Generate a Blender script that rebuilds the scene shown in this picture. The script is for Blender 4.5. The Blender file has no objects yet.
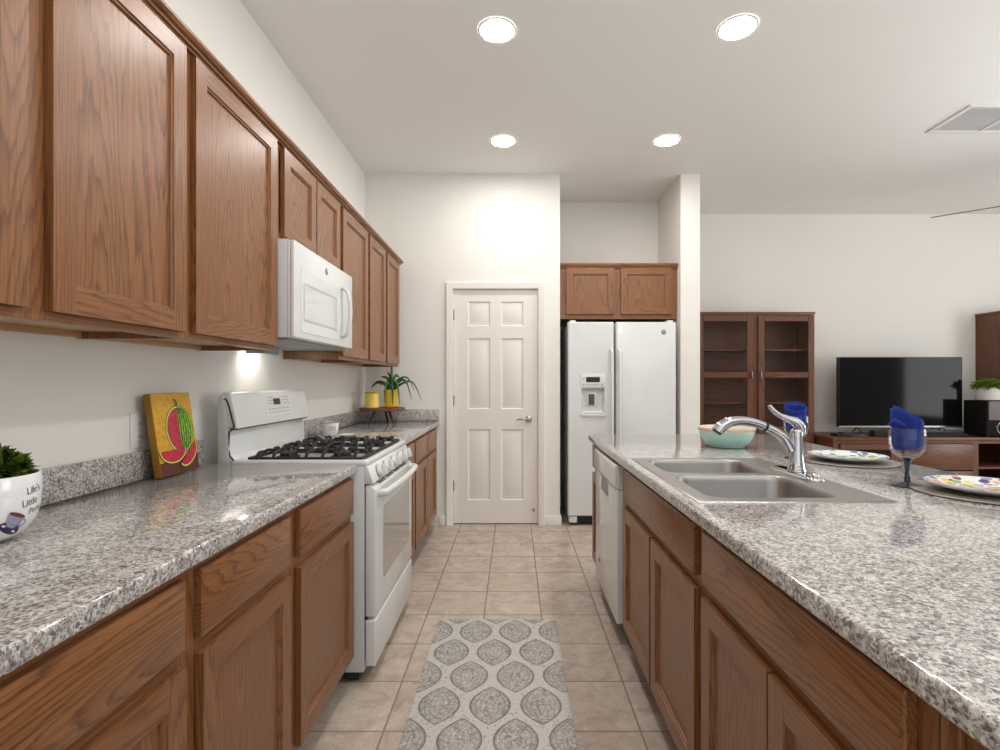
import bpy, bmesh, math, random
from mathutils import Vector, Matrix
random.seed(7)
C = bpy.context.scene
PI = math.pi
EYE = 1.24
CEIL = 3.04
CT = .905          # counter top
# ------------------------------------------------------------------ camera, world, lights, exposure
cd = bpy.data.cameras.new('camera')
cam = bpy.data.objects.new('camera', cd); C.collection.objects.link(cam)
cam.location = (0, 0, EYE); cam.rotation_euler = (PI/2, 0, 0)
cd.sensor_width = 36; cd.lens = 514/1000*36
cd.shift_x = -.014; cd.shift_y = .007; cd.clip_start = .02
C.camera = cam
w = bpy.data.worlds.new('world'); C.world = w; w.use_nodes = True
bgn = w.node_tree.nodes['Background']
bgn.inputs[0].default_value = (.97, .985, 1.0, 1); bgn.inputs[1].default_value = .24
C.view_settings.view_transform = 'Standard'; C.view_settings.look = 'None'
C.view_settings.exposure = 0.32; C.view_settings.gamma = 1
C.view_settings.use_curve_mapping = False
C.cycles.use_denoising = True
C.cycles.sample_clamp_indirect = 6
C.cycles.max_bounces = 8; C.cycles.transparent_max_bounces = 12
def area(name, loc, rot, sx, sy, power, col):
    l = bpy.data.lights.new(name, 'AREA'); l.shape = 'RECTANGLE'; l.size = sx; l.size_y = sy
    l.energy = power; l.color = col
    o = bpy.data.objects.new(name, l); C.collection.objects.link(o); o.location = loc; o.rotation_euler = rot
    return o
# daylight: the living room's patio door, plus an added fill behind the camera
area('daylight_fill_behind', (1.0, -3.4, 1.55), (PI/2, 0, 0), 4.4, 2.3, 22, (.96, .985, 1))
area('daylight_patio', (7.3, 1.9, 1.52), (PI/2, 0, PI/2), 2.2, 1.75, 70, (.97, .99, 1))
# added fill: unseen area lights aimed up to brighten the ceiling
area('added_ceiling_fill', (4.6, 1.6, 1.32), (PI, 0, 0), 2.6, 2.6, 58, (.96, .99, 1))
area('added_ceiling_fill', (1.6, -1.6, 1.32), (PI, 0, 0), 2.6, 2.2, 74, (.96, .99, 1))
LAMP = 124.0        # strength of the recessed lamps' lenses
# ------------------------------------------------------------------ materials
def mat(name):
    m = bpy.data.materials.new(name); m.use_nodes = True
    nt = m.node_tree; return m, nt, nt.nodes['Principled BSDF']
def nd(nt, t, **k):
    n = nt.nodes.new('ShaderNode'+t)
    for a, b in k.items(): setattr(n, a, b)
    return n
def put(nt, sock, v):
    if isinstance(v, bpy.types.NodeSocket): nt.links.new(v, sock)
    elif v is not None: sock.default_value = v
def mth(nt, op, a, b=None, c=None):
    n = nd(nt, 'Math', operation=op)
    for i, v in enumerate((a, b, c)):
        if v is not None: put(nt, n.inputs[i], v)
    return n.outputs[0]
def vmul(nt, v, s):
    n = nd(nt, 'VectorMath', operation='MULTIPLY'); put(nt, n.inputs[0], v); put(nt, n.inputs[1], s); return n.outputs[0]
def vadd(nt, v, s):
    n = nd(nt, 'VectorMath', operation='ADD'); put(nt, n.inputs[0], v); put(nt, n.inputs[1], s); return n.outputs[0]
def noise(nt, v, sc, det=2, rough=.5, dist=0):
    n = nd(nt, 'TexNoise'); put(nt, n.inputs['Vector'], v); n.inputs['Scale'].default_value = sc
    n.inputs['Detail'].default_value = det; n.inputs['Roughness'].default_value = rough; n.inputs['Distortion'].default_value = dist
    return n.outputs['Fac']
def ramp(nt, f, stops, interp='LINEAR'):
    n = nd(nt, 'ValToRGB'); n.color_ramp.interpolation = interp
    el = n.color_ramp.elements
    while len(el) < len(stops): el.new(.5)
    for e, (p, c) in zip(el, stops):
        e.position = p; e.color = (c if len(c) == 4 else (*c, 1)) if isinstance(c, tuple) else (c, c, c, 1)
    put(nt, n.inputs[0], f); return n.outputs[0]
def mixc(nt, f, a, b, mode='MIX'):
    n = nd(nt, 'Mix', data_type='RGBA', blend_type=mode)
    put(nt, n.inputs[0], f); put(nt, n.inputs[6], a if not isinstance(a, tuple) else (*a[:3], 1)); put(nt, n.inputs[7], b if not isinstance(b, tuple) else (*b[:3], 1))
    return n.outputs[2]
def bump(nt, b, h, strength=.2, dist=.001):
    n = nd(nt, 'Bump'); n.inputs['Strength'].default_value = strength; n.inputs['Distance'].default_value = dist
    put(nt, n.inputs['Height'], h); nt.links.new(n.outputs[0], b.inputs['Normal'])
def objco(nt): return nd(nt, 'TexCoord').outputs['Object']
def srgb(r, g, b):
    f = lambda c: (c/255/12.92) if c <= 10 else ((c/255+.055)/1.055)**2.4
    return (f(r), f(g), f(b))
def simple(name, col, rough=.5, metal=0, spec=.5, coat=0, var=.04, vs=12):
    m, nt, b = mat(name)
    n = noise(nt, objco(nt), vs, 2)
    c = mixc(nt, n, tuple(x*(1-var) for x in col), tuple(min(1, x*(1+var)) for x in col))
    put(nt, b.inputs['Base Color'], c)
    b.inputs['Roughness'].default_value = rough; b.inputs['Metallic'].default_value = metal
    b.inputs['Specular IOR Level'].default_value = spec; b.inputs['Coat Weight'].default_value = coat
    return m
def wood(name, axis, light, mid, dark, rough=.36, rings=58, coat=.15, sc=4.5):
    m, nt, b = mat(name)
    rnd = nd(nt, 'ObjectInfo').outputs['Random']
    off = nd(nt, 'CombineXYZ')
    for i, k in enumerate((13.7, 29.3, 41.1)): put(nt, off.inputs[i], mth(nt, 'MULTIPLY', rnd, k))
    P = vadd(nt, objco(nt), off.outputs[0])
    st = [1., 1., 1.]; st[axis] = .075
    n1 = noise(nt, vmul(nt, P, tuple(st)), sc, 1.2, .35, .2)
    st3 = [1., 1., 1.]; st3[axis] = .10
    rag = noise(nt, vmul(nt, P, tuple(st3)), 70, 2, .6)
    n1 = mth(nt, 'ADD', n1, mth(nt, 'MULTIPLY', rag, .022))
    ring = mth(nt, 'FRACT', mth(nt, 'MULTIPLY', n1, rings))
    line = ramp(nt, ring, [(0, .25), (.12, .5), (.36, .9), (.88, 1.), (1, .25)])
    st2 = [1., 1., 1.]; st2[axis] = .03
    fine = noise(nt, vmul(nt, P, tuple(st2)), 240, 2, .6)
    fine = ramp(nt, fine, [(.34, 0.), (.60, 1.)])
    big = noise(nt, vmul(nt, P, tuple(st)), 1.7, 1)
    c = mixc(nt, line, dark, light)
    c = mixc(nt, mth(nt, 'MULTIPLY', mth(nt, 'SUBTRACT', 1., fine), .48), c, dark)
    c = mixc(nt, ramp(nt, big, [(.35, 0.), (.7, .45)]), c, mid)
    put(nt, b.inputs['Base Color'], c)
    b.inputs['Roughness'].default_value = rough; b.inputs['Coat Weight'].default_value = coat; b.inputs['Coat Roughness'].default_value = .25
    bump(nt, b, fine, .12, .0006)
    return m
OL, OM, OD = srgb(148, 98, 58), srgb(127, 79, 44), srgb(76, 42, 21)
WX = wood('oak_grain_x', 0, OL, OM, OD); WY = wood('oak_grain_y', 1, OL, OM, OD); WZ = wood('oak_grain_z', 2, OL, OM, OD)
WIN = wood('maple_underside', 1, srgb(205, 170, 130), srgb(196, 160, 120), srgb(180, 140, 102), rings=12)
KL, KM, KD = srgb(118, 70, 44), srgb(102, 58, 36), srgb(60, 32, 19)
KX = wood('walnut_grain_x', 0, KL, KM, KD, .4, 26, .1); KZ = wood('walnut_grain_z', 2, KL, KM, KD, .4, 26, .1); KY = wood('walnut_grain_y', 1, KL, KM, KD, .4, 26, .1)
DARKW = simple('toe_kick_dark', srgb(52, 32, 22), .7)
WALLM = simple('wall_paint', srgb(232, 229, 223), .75, spec=.25, var=.012, vs=3)
CEILM = simple('ceiling_paint', srgb(234, 234, 232), .85, spec=.15, var=.012, vs=3)
TRIMM = simple('trim_paint', srgb(235, 230, 221), .42, var=.01)
DOORM = simple('door_paint', srgb(231, 226, 218), .42, var=.01)
APPL = simple('white_enamel', srgb(219, 220, 219), .22, var=.008, coat=.3)
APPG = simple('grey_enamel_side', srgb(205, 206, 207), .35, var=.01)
PLAST = simple('white_plastic', srgb(228, 227, 223), .35, var=.01)
BLACK = simple('black_plastic', (.008, .008, .009), .35, var=.1)
GAP = simple('dark_gap', (.015, .014, .013), .6)
IRON = simple('cast_iron', (.009, .0085, .0085), .62, var=.25, vs=120)
CHROME = simple('chrome', (.60, .60, .62), .07, 1, var=.01)
NICK = simple('satin_nickel', (.42, .40, .38), .28, 1, var=.03)
HINGE = simple('bronze_hinge', (.30, .28, .26), .35, 1)
STEEL = simple('brushed_steel', (.40, .385, .37), .36, 1, var=.06, vs=60)
GREYG = simple('grey_glass_window', srgb(158, 154, 146), .08, coat=.6, var=.01)
LOGO = simple('logo_grey', srgb(105, 103, 98), .35, .4)
INK = simple('grey_print', srgb(150, 150, 150), .5)
def emis(name, col, s):
    m, nt, b = mat(name)
    b.inputs['Base Color'].default_value = (*col, 1); b.inputs['Emission Color'].default_value = (*col, 1); b.inputs['Emission Strength'].default_value = s
    return m
LENS = emis('lamp_lens', (1, .975, .945), LAMP)
HOODL = emis('hood_lamp_lens', (1, .95, .88), 15)
def glass(name, col, tint=1., rough=0., ior=1.5):
    m, nt, b = mat(name)
    tr = nd(nt, 'BsdfTransparent'); tr.inputs[0].default_value = (*col, 1)
    gl = nd(nt, 'BsdfGlossy'); gl.inputs['Roughness'].default_value = rough
    fr = nd(nt, 'LayerWeight'); fc = mth(nt, 'ADD', (ior-1)**2/(ior+1)**2, mth(nt, 'MULTIPLY', mth(nt, 'POWER', fr.outputs['Facing'], 4.), .55))
    nz = noise(nt, objco(nt), 5); 
    mx = nd(nt, 'MixShader'); nt.links.new(mth(nt, 'MULTIPLY', fc, mth(nt, 'ADD', .96, mth(nt, 'MULTIPLY', nz, .04))), mx.inputs[0])
    nt.links.new(tr.outputs[0], mx.inputs[1]); nt.links.new(gl.outputs[0], mx.inputs[2])
    nt.links.new(mx.outputs[0], nt.nodes['Material Output'].inputs[0])
    return m
PANE = glass('cabinet_glass', (.97, .96, .94), ior=1.3)
GOB = glass('clear_goblet_glass', (.965, .975, .985), ior=1.45)
def granite_mat():
    m, nt, b = mat('granite')
    P = objco(nt)
    wv = nd(nt, 'TexNoise'); put(nt, wv.inputs['Vector'], P); wv.inputs['Scale'].default_value = 90
    P2 = vadd(nt, P, vmul(nt, wv.outputs['Color'], (.006, .006, .006)))
    v = nd(nt, 'TexVoronoi'); put(nt, v.inputs['Vector'], P2); v.inputs['Scale'].default_value = 175
    sp = nd(nt, 'SeparateColor'); nt.links.new(v.outputs['Color'], sp.inputs[0])
    cl = noise(nt, P, 26, 3, .6)
    fn = noise(nt, P, 170, 3, .6)
    f = mth(nt, 'ADD', mth(nt, 'ADD', mth(nt, 'MULTIPLY', sp.outputs[0], .62), mth(nt, 'MULTIPLY', mth(nt, 'SUBTRACT', fn, .28), .9)), mth(nt, 'MULTIPLY', mth(nt, 'SUBTRACT', cl, .5), .7))
    c = ramp(nt, f, [(0., srgb(78, 75, 75)), (.14, srgb(108, 103, 101)), (.30, srgb(146, 139, 135)), (.48, srgb(174, 168, 164)), (.70, srgb(198, 194, 190)), (.9, srgb(219, 216, 213))])
    v2 = nd(nt, 'TexVoronoi'); put(nt, v2.inputs['Vector'], P2); v2.inputs['Scale'].default_value = 400
    sp2 = nd(nt, 'SeparateColor'); nt.links.new(v2.outputs['Color'], sp2.inputs[0])
    c = mixc(nt, ramp(nt, sp2.outputs[1], [(.84, 0.), (.87, .7)]), c, srgb(84, 78, 75))
    put(nt, b.inputs['Base Color'], c); b.inputs['Roughness'].default_value = .10; b.inputs['Coat Weight'].default_value = .25; b.inputs['Coat Roughness'].default_value = .04
    return m
GRAN = granite_mat()
def floor_mat():
    m, nt, b = mat('floor_tile')
    P = objco(nt); s = nd(nt, 'SeparateXYZ'); nt.links.new(P, s.inputs[0])
    T = .3045
    ux = mth(nt, 'DIVIDE', mth(nt, 'ADD', s.outputs[0], T*20-.1455), T); uy = mth(nt, 'DIVIDE', mth(nt, 'ADD', s.outputs[1], T*20+.003), T)
    ix = mth(nt, 'FLOOR', ux); iy = mth(nt, 'FLOOR', uy)
    ex = mth(nt, 'ABSOLUTE', mth(nt, 'SUBTRACT', mth(nt, 'FRACT', ux), .5)); ey = mth(nt, 'ABSOLUTE', mth(nt, 'SUBTRACT', mth(nt, 'FRACT', uy), .5))
    e = mth(nt, 'MAXIMUM', ex, ey)
    g = ramp(nt, e, [(.486, 0.), (.491, 1.)])
    cb = nd(nt, 'CombineXYZ'); nt.links.new(ix, cb.inputs[0]); nt.links.new(iy, cb.inputs[1])
    wn = nd(nt, 'TexWhiteNoise', noise_dimensions='2D'); nt.links.new(cb.outputs[0], wn.inputs['Vector'])
    P2 = vadd(nt, P, vmul(nt, wn.outputs['Color'], (9., 9., 9.)))
    n1 = noise(nt, P2, 9, 4, .6, .6); n2 = noise(nt, P2, 38, 4, .65, .3)
    c = ramp(nt, n1, [(.28, srgb(160, 144, 130)), (.5, srgb(186, 171, 157)), (.72, srgb(205, 192, 179))])
    c = mixc(nt, ramp(nt, n2, [(.55, 0.), (.72, .55)]), c, srgb(220, 208, 196))
    c = mixc(nt, ramp(nt, n2, [(.28, .45), (.42, 0.)]), c, srgb(146, 127, 112))
    c = mixc(nt, mth(nt, 'MULTIPLY', wn.outputs[0], .16), c, srgb(160, 140, 124))
    c = mixc(nt, g, c, srgb(140, 122, 106))
    put(nt, b.inputs['Base Color'], c)
    put(nt, b.inputs['Roughness'], mth(nt, 'ADD', .33, mth(nt, 'MULTIPLY', g, .4)))
    h = mth(nt, 'SUBTRACT', mth(nt, 'MULTIPLY', n2, .25), g)
    bump(nt, b, h, .35, .0015)
    return m
FLOORM = floor_mat()
def rug_mat():
    m, nt, b = mat('rug_ogee')
    P = objco(nt); s = nd(nt, 'SeparateXYZ'); nt.links.new(P, s.inputs[0])
    u = mth(nt, 'DIVIDE', mth(nt, 'ADD', s.outputs[0], .194*20+.102), .194); v = mth(nt, 'DIVIDE', mth(nt, 'ADD', s.outputs[1], 3.86-2.175+1.93+.193-.025), .386)
    def cell(du, dv):
        uf = mth(nt, 'ABSOLUTE', mth(nt, 'SUBTRACT', mth(nt, 'FRACT', mth(nt, 'ADD', u, du)), .5))
        vf = mth(nt, 'ABSOLUTE', mth(nt, 'SUBTRACT', mth(nt, 'FRACT', mth(nt, 'ADD', v, dv)), .5))
        return mth(nt, 'ADD', mth(nt, 'DIVIDE', uf, .415), mth(nt, 'POWER', mth(nt, 'DIVIDE', vf, .305), 2.1))
    fld = mth(nt, 'MINIMUM', cell(0., 0.), cell(.5, .5))
    ad = mth(nt, 'SUBTRACT', 1., fld)
    med = ramp(nt, ad, [(.0, 0.), (.03, 1.)])
    edge = mth(nt, 'MULTIPLY', med, ramp(nt, ad, [(.03, 1.), (.20, 0.)]))
    n1 = noise(nt, P, 70, 3, .7, .8); n2 = noise(nt, P, 210, 2, .6); n3 = noise(nt, P, 14, 2)
    nl = noise(nt, P, 34, 3, .6, 1.5)
    lace = ramp(nt, mth(nt, 'PINGPONG', mth(nt, 'MULTIPLY', nl, 6.), .5), [(.05, 1.), (.16, 0.)])
    ringp = mth(nt, 'SINE', mth(nt, 'MULTIPLY', ad, 26.))
    light = mixc(nt, ramp(nt, n1, [(.35, 0.), (.7, 1.)]), srgb(190, 184, 178), srgb(216, 211, 205))
    light = mixc(nt, mth(nt, 'MULTIPLY', ramp(nt, n1, [(.56, 0.), (.61, 1.)]), .7), light, srgb(128, 122, 116))
    inner = mixc(nt, ramp(nt, n1, [(.38, 0.), (.62, 1.)]), srgb(150, 145, 140), srgb(205, 199, 193))
    inner = mixc(nt, mth(nt, 'MULTIPLY', lace, .75), inner, srgb(98, 93, 89))
    inner = mixc(nt, mth(nt, 'MULTIPLY', ramp(nt, ringp, [(.4, 0.), (.9, 1.)]), .30), inner, srgb(96, 92, 88))
    inner = mixc(nt, ramp(nt, n3, [(.4, 0.), (.75, .35)]), inner, srgb(198, 192, 184))
    inner = mixc(nt, mth(nt, 'MULTIPLY', edge, .68), inner, srgb(88, 84, 80))
    c = mixc(nt, med, light, inner)
    put(nt, b.inputs['Base Color'], c); b.inputs['Roughness'].default_value = .95; b.inputs['Specular IOR Level'].default_value = .1
    bump(nt, b, n2, .4, .002)
    return m
RUGM = rug_mat()
# ------------------------------------------------------------------ mesh helpers
class MB:
    def __init__(s, T=None): s.bm = bmesh.new(); s.T = T or (lambda p: Vector(p))
    def v(s, p): return s.bm.verts.new(s.T(p))
    def f(s, vs, mi=0):
        try: fc = s.bm.faces.new(vs)
        except ValueError: return None
        fc.material_index = mi; return fc
    def poly(s, pts, mi=0): return s.f([s.v(p) for p in pts], mi)
    def box(s, a, b, mi=0):
        (x0, y0, z0), (x1, y1, z1) = a, b
        vs = [s.v(p) for p in ((x0,y0,z0),(x1,y0,z0),(x1,y1,z0),(x0,y1,z0),(x0,y0,z1),(x1,y0,z1),(x1,y1,z1),(x0,y1,z1))]
        for q in ((3,2,1,0),(4,5,6,7),(0,1,5,4),(1,2,6,5),(2,3,7,6),(3,0,4,7)): s.f([vs[i] for i in q], mi)
        return s
    def loft(s, loops, cap0=True, cap1=True, mi=0, closed=True):
        L = [[s.v(p) for p in lp] for lp in loops]
        n = len(L[0])
        for a, b in zip(L, L[1:]):
            for i in range(n if closed else n-1):
                j = (i+1) % n
                s.f([a[i], a[j], b[j], b[i]], mi)
        if cap0: s.f(L[0][::-1], mi)
        if cap1: s.f(L[-1], mi)
        return s
    def lathe(s, prof, c=(0,0), n=32, mi=0, cap0=True, cap1=True, sq=(1,1), axis=2):
        def pt(r, h, a):
            p = (r*math.cos(a)*sq[0], r*math.sin(a)*sq[1])
            if axis == 2: return (c[0]+p[0], c[1]+p[1], h)
            if axis == 1: return (c[0]+p[0], h, c[1]+p[1])
            return (h, c[0]+p[0], c[1]+p[1])
        return s.loft([[pt(max(r,1e-5), h, 2*PI*i/n) for i in range(n)] for r, h in prof], cap0, cap1, mi)
    def prism(s, prof, y0, y1, mi=0):          # prof: (x,z) outline swept along y
        return s.loft([[(x, y0, z) for x, z in prof], [(x, y1, z) for x, z in prof]], mi=mi)
    def tube(s, path, r, n=12, mi=0, fl=1.0, up=None, caps=True):
        P = [Vector(p) for p in path]; R = r if isinstance(r, (list, tuple)) else [r]*len(P)
        loops = []; u = None
        for i, p in enumerate(P):
            t = (P[min(i+1, len(P)-1)]-P[max(i-1, 0)]).normalized()
            if u is None:
                u = Vector(up) if up else (Vector((0,0,1)) if abs(t.z) < .9 else Vector((1,0,0)))
            u = (u-t*u.dot(t)).normalized(); w_ = t.cross(u)
            loops.append([p+u*(R[i]*fl*math.cos(2*PI*k/n))+w_*(R[i]*math.sin(2*PI*k/n)) for k in range(n)])
        return s.loft(loops, caps, caps, mi)
def frame_T(O, U, V, N):
    O, U, V, N = Vector(O), Vector(U), Vector(V), Vector(N)
    return lambda p: O+U*p[0]+V*p[1]+N*p[2]
def smooth_path(pts, k=6):
    P = [Vector(p) for p in pts]; out = []
    for i in range(len(P)-1):
        a, b, c, d = P[max(i-1,0)], P[i], P[i+1], P[min(i+2,len(P)-1)]
        for j in range(k):
            t = j/k
            out.append(.5*((2*b)+(c-a)*t+(2*a-5*b+4*c-d)*t*t+(3*b-a-3*c+d)*t**3))
    out.append(P[-1]); return out
def interp(vals, k=6):
    out = []
    for a, b in zip(vals, vals[1:]): out += [a+(b-a)*j/k for j in range(k)]
    return out+[vals[-1]]
def rrect(x0, x1, y0, y1, r, k=6):
    pts = []
    for cx, cy, a0 in ((x1-r,y1-r,0),(x0+r,y1-r,PI/2),(x0+r,y0+r,PI),(x1-r,y0+r,1.5*PI)):
        for i in range(k+1):
            a = a0+PI/2*i/k; pts.append((cx+r*math.cos(a), cy+r*math.sin(a)))
    return pts
def world_loc(o):
    v = Vector(o.location); p = o.parent
    while p is not None: v = v+Vector(p.location); p = p.parent
    return v
def build(name, mb, mats, parent=None, loc=None, bevel=0, seg=2, ang=32, sharp=38, label=None, merge=False, normals=True):
    bm = mb.bm
    if merge: bmesh.ops.remove_doubles(bm, verts=bm.verts, dist=1e-5)
    if normals: bmesh.ops.recalc_face_normals(bm, faces=bm.faces)
    if bevel:
        es = [e for e in bm.edges if len(e.link_faces) == 2 and e.calc_face_angle(0) > math.radians(ang)]
        bmesh.ops.bevel(bm, geom=es, offset=bevel, segments=seg, profile=.5, affect='EDGES', clamp_overlap=True)
    o_loc = Vector((0,0,0)) if parent is not None else Vector(loc or (0,0,0))
    off = world_loc(parent) if parent is not None else o_loc
    bmesh.ops.translate(bm, verts=bm.verts, vec=-off)
    me = bpy.data.meshes.new(name); bm.to_mesh(me); bm.free()
    for m in (mats if isinstance(mats, (list, tuple)) else [mats]): me.materials.append(m)
    for p in me.polygons: p.use_smooth = True
    me.set_sharp_from_angle(angle=math.radians(sharp))
    o = bpy.data.objects.new(name, me); C.collection.objects.link(o)
    o.parent = parent; o.location = o_loc
    if label: o['label'] = label
    return o
def tag(o, label, cat, group=None):
    o['label'] = label; o['category'] = cat
    if group: o['group'] = group
    return o
def thing(name, label, cat, loc, group=None):
    o = bpy.data.objects.new(name, None); C.collection.objects.link(o); o.location = loc; o.empty_display_size = .05
    return tag(o, label, cat, group)
def struct(name, mb, mats, parent=None, loc=None, **k):
    o = build(name, mb, mats, parent, loc, **k)
    if parent is None: o['kind'] = 'structure'
    return o
def text_mb(txt, size, T, depth=0, spacing=1.0, shear=0):
    cu = bpy.data.curves.new('lettering', 'FONT'); cu.body = txt; cu.size = size; cu.space_character = spacing; cu.shear = shear
    cu.resolution_u = 3
    ob = bpy.data.objects.new('lettering_tmp', cu); C.collection.objects.link(ob)
    dg = bpy.context.evaluated_depsgraph_get(); ev = ob.evaluated_get(dg); me = ev.to_mesh()
    vs = [tuple(v.co) for v in me.vertices]; fs = [tuple(p.vertices) for p in me.polygons]
    ev.to_mesh_clear(); bpy.data.objects.remove(ob); bpy.data.curves.remove(cu)
    mb = MB(T); V = [mb.v(p) for p in vs]
    for f in fs: mb.f([V[i] for i in f])
    return mb
def emblem(name, parent, T, r):                # round appliance badge: a dark roundel with a pale scroll monogram
    mb = MB(T)
    n = 24
    ring = lambda rr, h: [(rr*math.cos(2*PI*i/n), rr*math.sin(2*PI*i/n), h) for i in range(n)]
    mb.loft([ring(r, 0), ring(r, .0015), ring(r*.93, .002)], True, True)
    o = build(name, mb, LOGO, parent)
    m2 = MB(T)
    for sx in (-1, 1):
        m2.tube([(sx*r*(.36+.30*math.cos(a)), r*(.05+.34*math.sin(a))*1.2, .0024) for a in [k*.5 for k in range(10)]], r*.07, 6)
    m2.tube([(r*.78*math.cos(a), r*.78*math.sin(a), .0022) for a in [2*PI*k/20 for k in range(21)]], r*.05, 6, caps=False)
    build('monogram', m2, PLAST, o)
    return o
# ------------------------------------------------------------------ room shell
XL, YB, XP0, XP1, YA, YF, XR = -1.292, 4.457, 1.445, 1.613, 5.15, 5.51, 7.6
struct('floor', MB().box((-1.5, -3.6, -.1), (XR, 5.7, 0)), FLOORM)
struct('ceiling', MB().box((-1.5, -3.6, CEIL), (XR, 5.7, CEIL+.1)), CEILM)
struct('wall_left', MB().box((XL-.12, -3.6, 0), (XL, YB, CEIL)), WALLM)
DX0, DX1, DZ = -.535, .214, 2.052
mb = MB(); mb.box((XL-.12, YB, 0), (DX0, YB+.12, CEIL)); mb.box((DX0, YB, DZ), (DX1, YB+.12, CEIL)); mb.box((DX1, YB, 0), (.399, YB+.12, CEIL))
struct('wall_back', mb, WALLM)
struct('wall_alcove_left', MB().box((.285, YB+.12, 0), (.399, YA, CEIL)), WALLM)
struct('wall_alcove_back', MB().box((.285, YA, 0), (XP0, YA+.1, CEIL)), WALLM)
struct('wall_alcove_right', MB().box((XP0, YB, 0), (XP1, YF, CEIL)), WALLM)
struct('wall_far', MB().box((XP0, YF, 0), (XR, YF+.12, CEIL)), WALLM)
mb = MB(); mb.box((XR, 2.9, 0), (XR+.12, 5.7, CEIL)); mb.box((XR, -3.6, 0), (XR+.12, .5, CEIL)); mb.box((XR, .5, 2.3), (XR+.12, 2.9, CEIL))
struct('wall_right', mb, WALLM)
def baseboard(name, x0, x1, y0, y1):
    struct(name, MB().box((x0, y0, 0), (x1, y1, .082)), TRIMM, bevel=.004)
baseboard('baseboard_back', .255, .411, YB-.013, YB-.0005)
baseboard('baseboard_alcove', .3995, .411, YB, YB+.10)
baseboard('baseboard_counter', -.648, -.592, YB-.013, YB-.0005)
baseboard('baseboard_far', XP1+.001, 7.59, YF-.013, YF-.0005)
# door with six raised panels
dr = thing('door_1', 'white six-panel pantry door with a lever handle', 'door', (-.16, YB, 0)); del dr['label']; del dr['category']; dr['kind'] = 'structure'
x0, x1, z0, z1 = -.527, .206, .012, 2.044
T = frame_T((x0, YB+.022, z0), (1,0,0), (0,0,1), (0,-1,0))
W_, H_ = x1-x0, z1-z0
mb = MB(T)
s_, ms = .125, .095
pw = (W_-2*s_-ms)/2
us = [0, s_, s_+pw, s_+pw+ms, s_+2*pw+ms, W_]
z_of = lambda y: EYE-(y-382)*4.477/514-z0
vs = [0, z_of(500), z_of(429.3), z_of(409), z_of(338.3), z_of(326), z_of(301.5), H_]
for i in range(5):
    for j in range(7):
        a, b, c, d = us[i], us[i+1], vs[j], vs[j+1]
        if i in (1, 3) and j in (1, 3, 5):
            L = []
            for ins, h in ((0, 0), (.008, -.010), (.014, -.010), (.040, -.001)):
                L.append([(a+ins, c+ins, h), (b-ins, c+ins, h), (b-ins, d-ins, h), (a+ins, d-ins, h)])
            mb.loft(L, False, True)
        else: mb.poly([(a, c, 0), (b, c, 0), (b, d, 0), (a, d, 0)])
mb.loft([[(0,0,0),(W_,0,0),(W_,H_,0),(0,H_,0)], [(0,0,-.035),(W_,0,-.035),(W_,H_,-.035),(0,H_,-.035)]], False, True)
build('door_leaf', mb, DOORM, dr, merge=True, sharp=20)
mb = MB()
for (a, b) in (((DX0, YB-.001, 0), (DX0+.006, YB+.10, DZ)), ((DX1-.006, YB-.001, 0), (DX1, YB+.10, DZ)), ((DX0, YB-.001, DZ-.006), (DX1, YB+.10, DZ))): mb.box(a, b)
build('jamb', mb, TRIMM, dr)
def casing(path_pts):
    prof = [(0, 0), (0, .012), (.012, .018), (.030, .016), (.050, .011), (.057, .009), (.057, 0)]
    return prof
mb = MB()
cx0, cx1, cz = DX0+.002, DX1-.002, DZ-.002
prof = [(0, .0), (0, .010), (.010, .013), (.034, .017), (.048, .019), (.056, .016), (.056, .0)]
loops = []
for (px, pz, dx, dz) in ((cx0, 0, -1, 0), (cx0, cz, -1, 1), (cx1, cz, 1, 1), (cx1, 0, 1, 0)):
    loops.append([(px+dx*o_, YB-n_-.0003, pz+dz*o_) for o_, n_ in prof])
mb.loft(loops)
build('casing', mb, TRIMM, dr, sharp=25)
for hz in (1.24-(314.7-382)*4.457/514, 1.24-(400.7-382)*4.457/514, 1.24-(486-382)*4.457/514):
    m2 = MB(); m2.lathe([(.006, hz-.045), (.006, hz+.045)], (x0-.004, YB+.012), 10); m2.box((x0-.004, YB+.014, hz-.044), (x0+.008, YB+.0215, hz+.044))
    build('hinge', m2, HINGE, dr)
hz = 1.24-(419-382)*4.47/514; hx = (528.7-514)*4.45/514
m2 = MB(); m2.lathe([(.030, YB+.0215), (.030, YB+.016), (.024, YB+.009), (.012, YB+.005), (.011, YB-.03)], (hx, hz), 24, axis=1)
m2.tube(smooth_path([(hx, YB-.028, hz), (hx-.03, YB-.036, hz+.004), (hx-.07, YB-.034, hz+.002), (hx-.105, YB-.028, hz-.006)], 5), interp([.010, .009, .008, .006], 5), 10)
build('door_handle', m2, NICK, dr)
m2 = MB(); m2.lathe([(.012, YB+.0215), (.012, YB+.016), (.006, YB+.014), (.006, YB-.02), (.009, YB-.022), (.009, YB-.03)], (.170, 1.24-(509.6-382)*4.47/514), 12, axis=1)
build('door_stop', m2, NICK, dr)
m2 = MB(); m2.box((DX1-.0065, YB+.003, hz-.03), (DX1-.0055, YB+.02, hz+.03)); build('strike_plate', m2, HINGE, dr)
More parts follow.
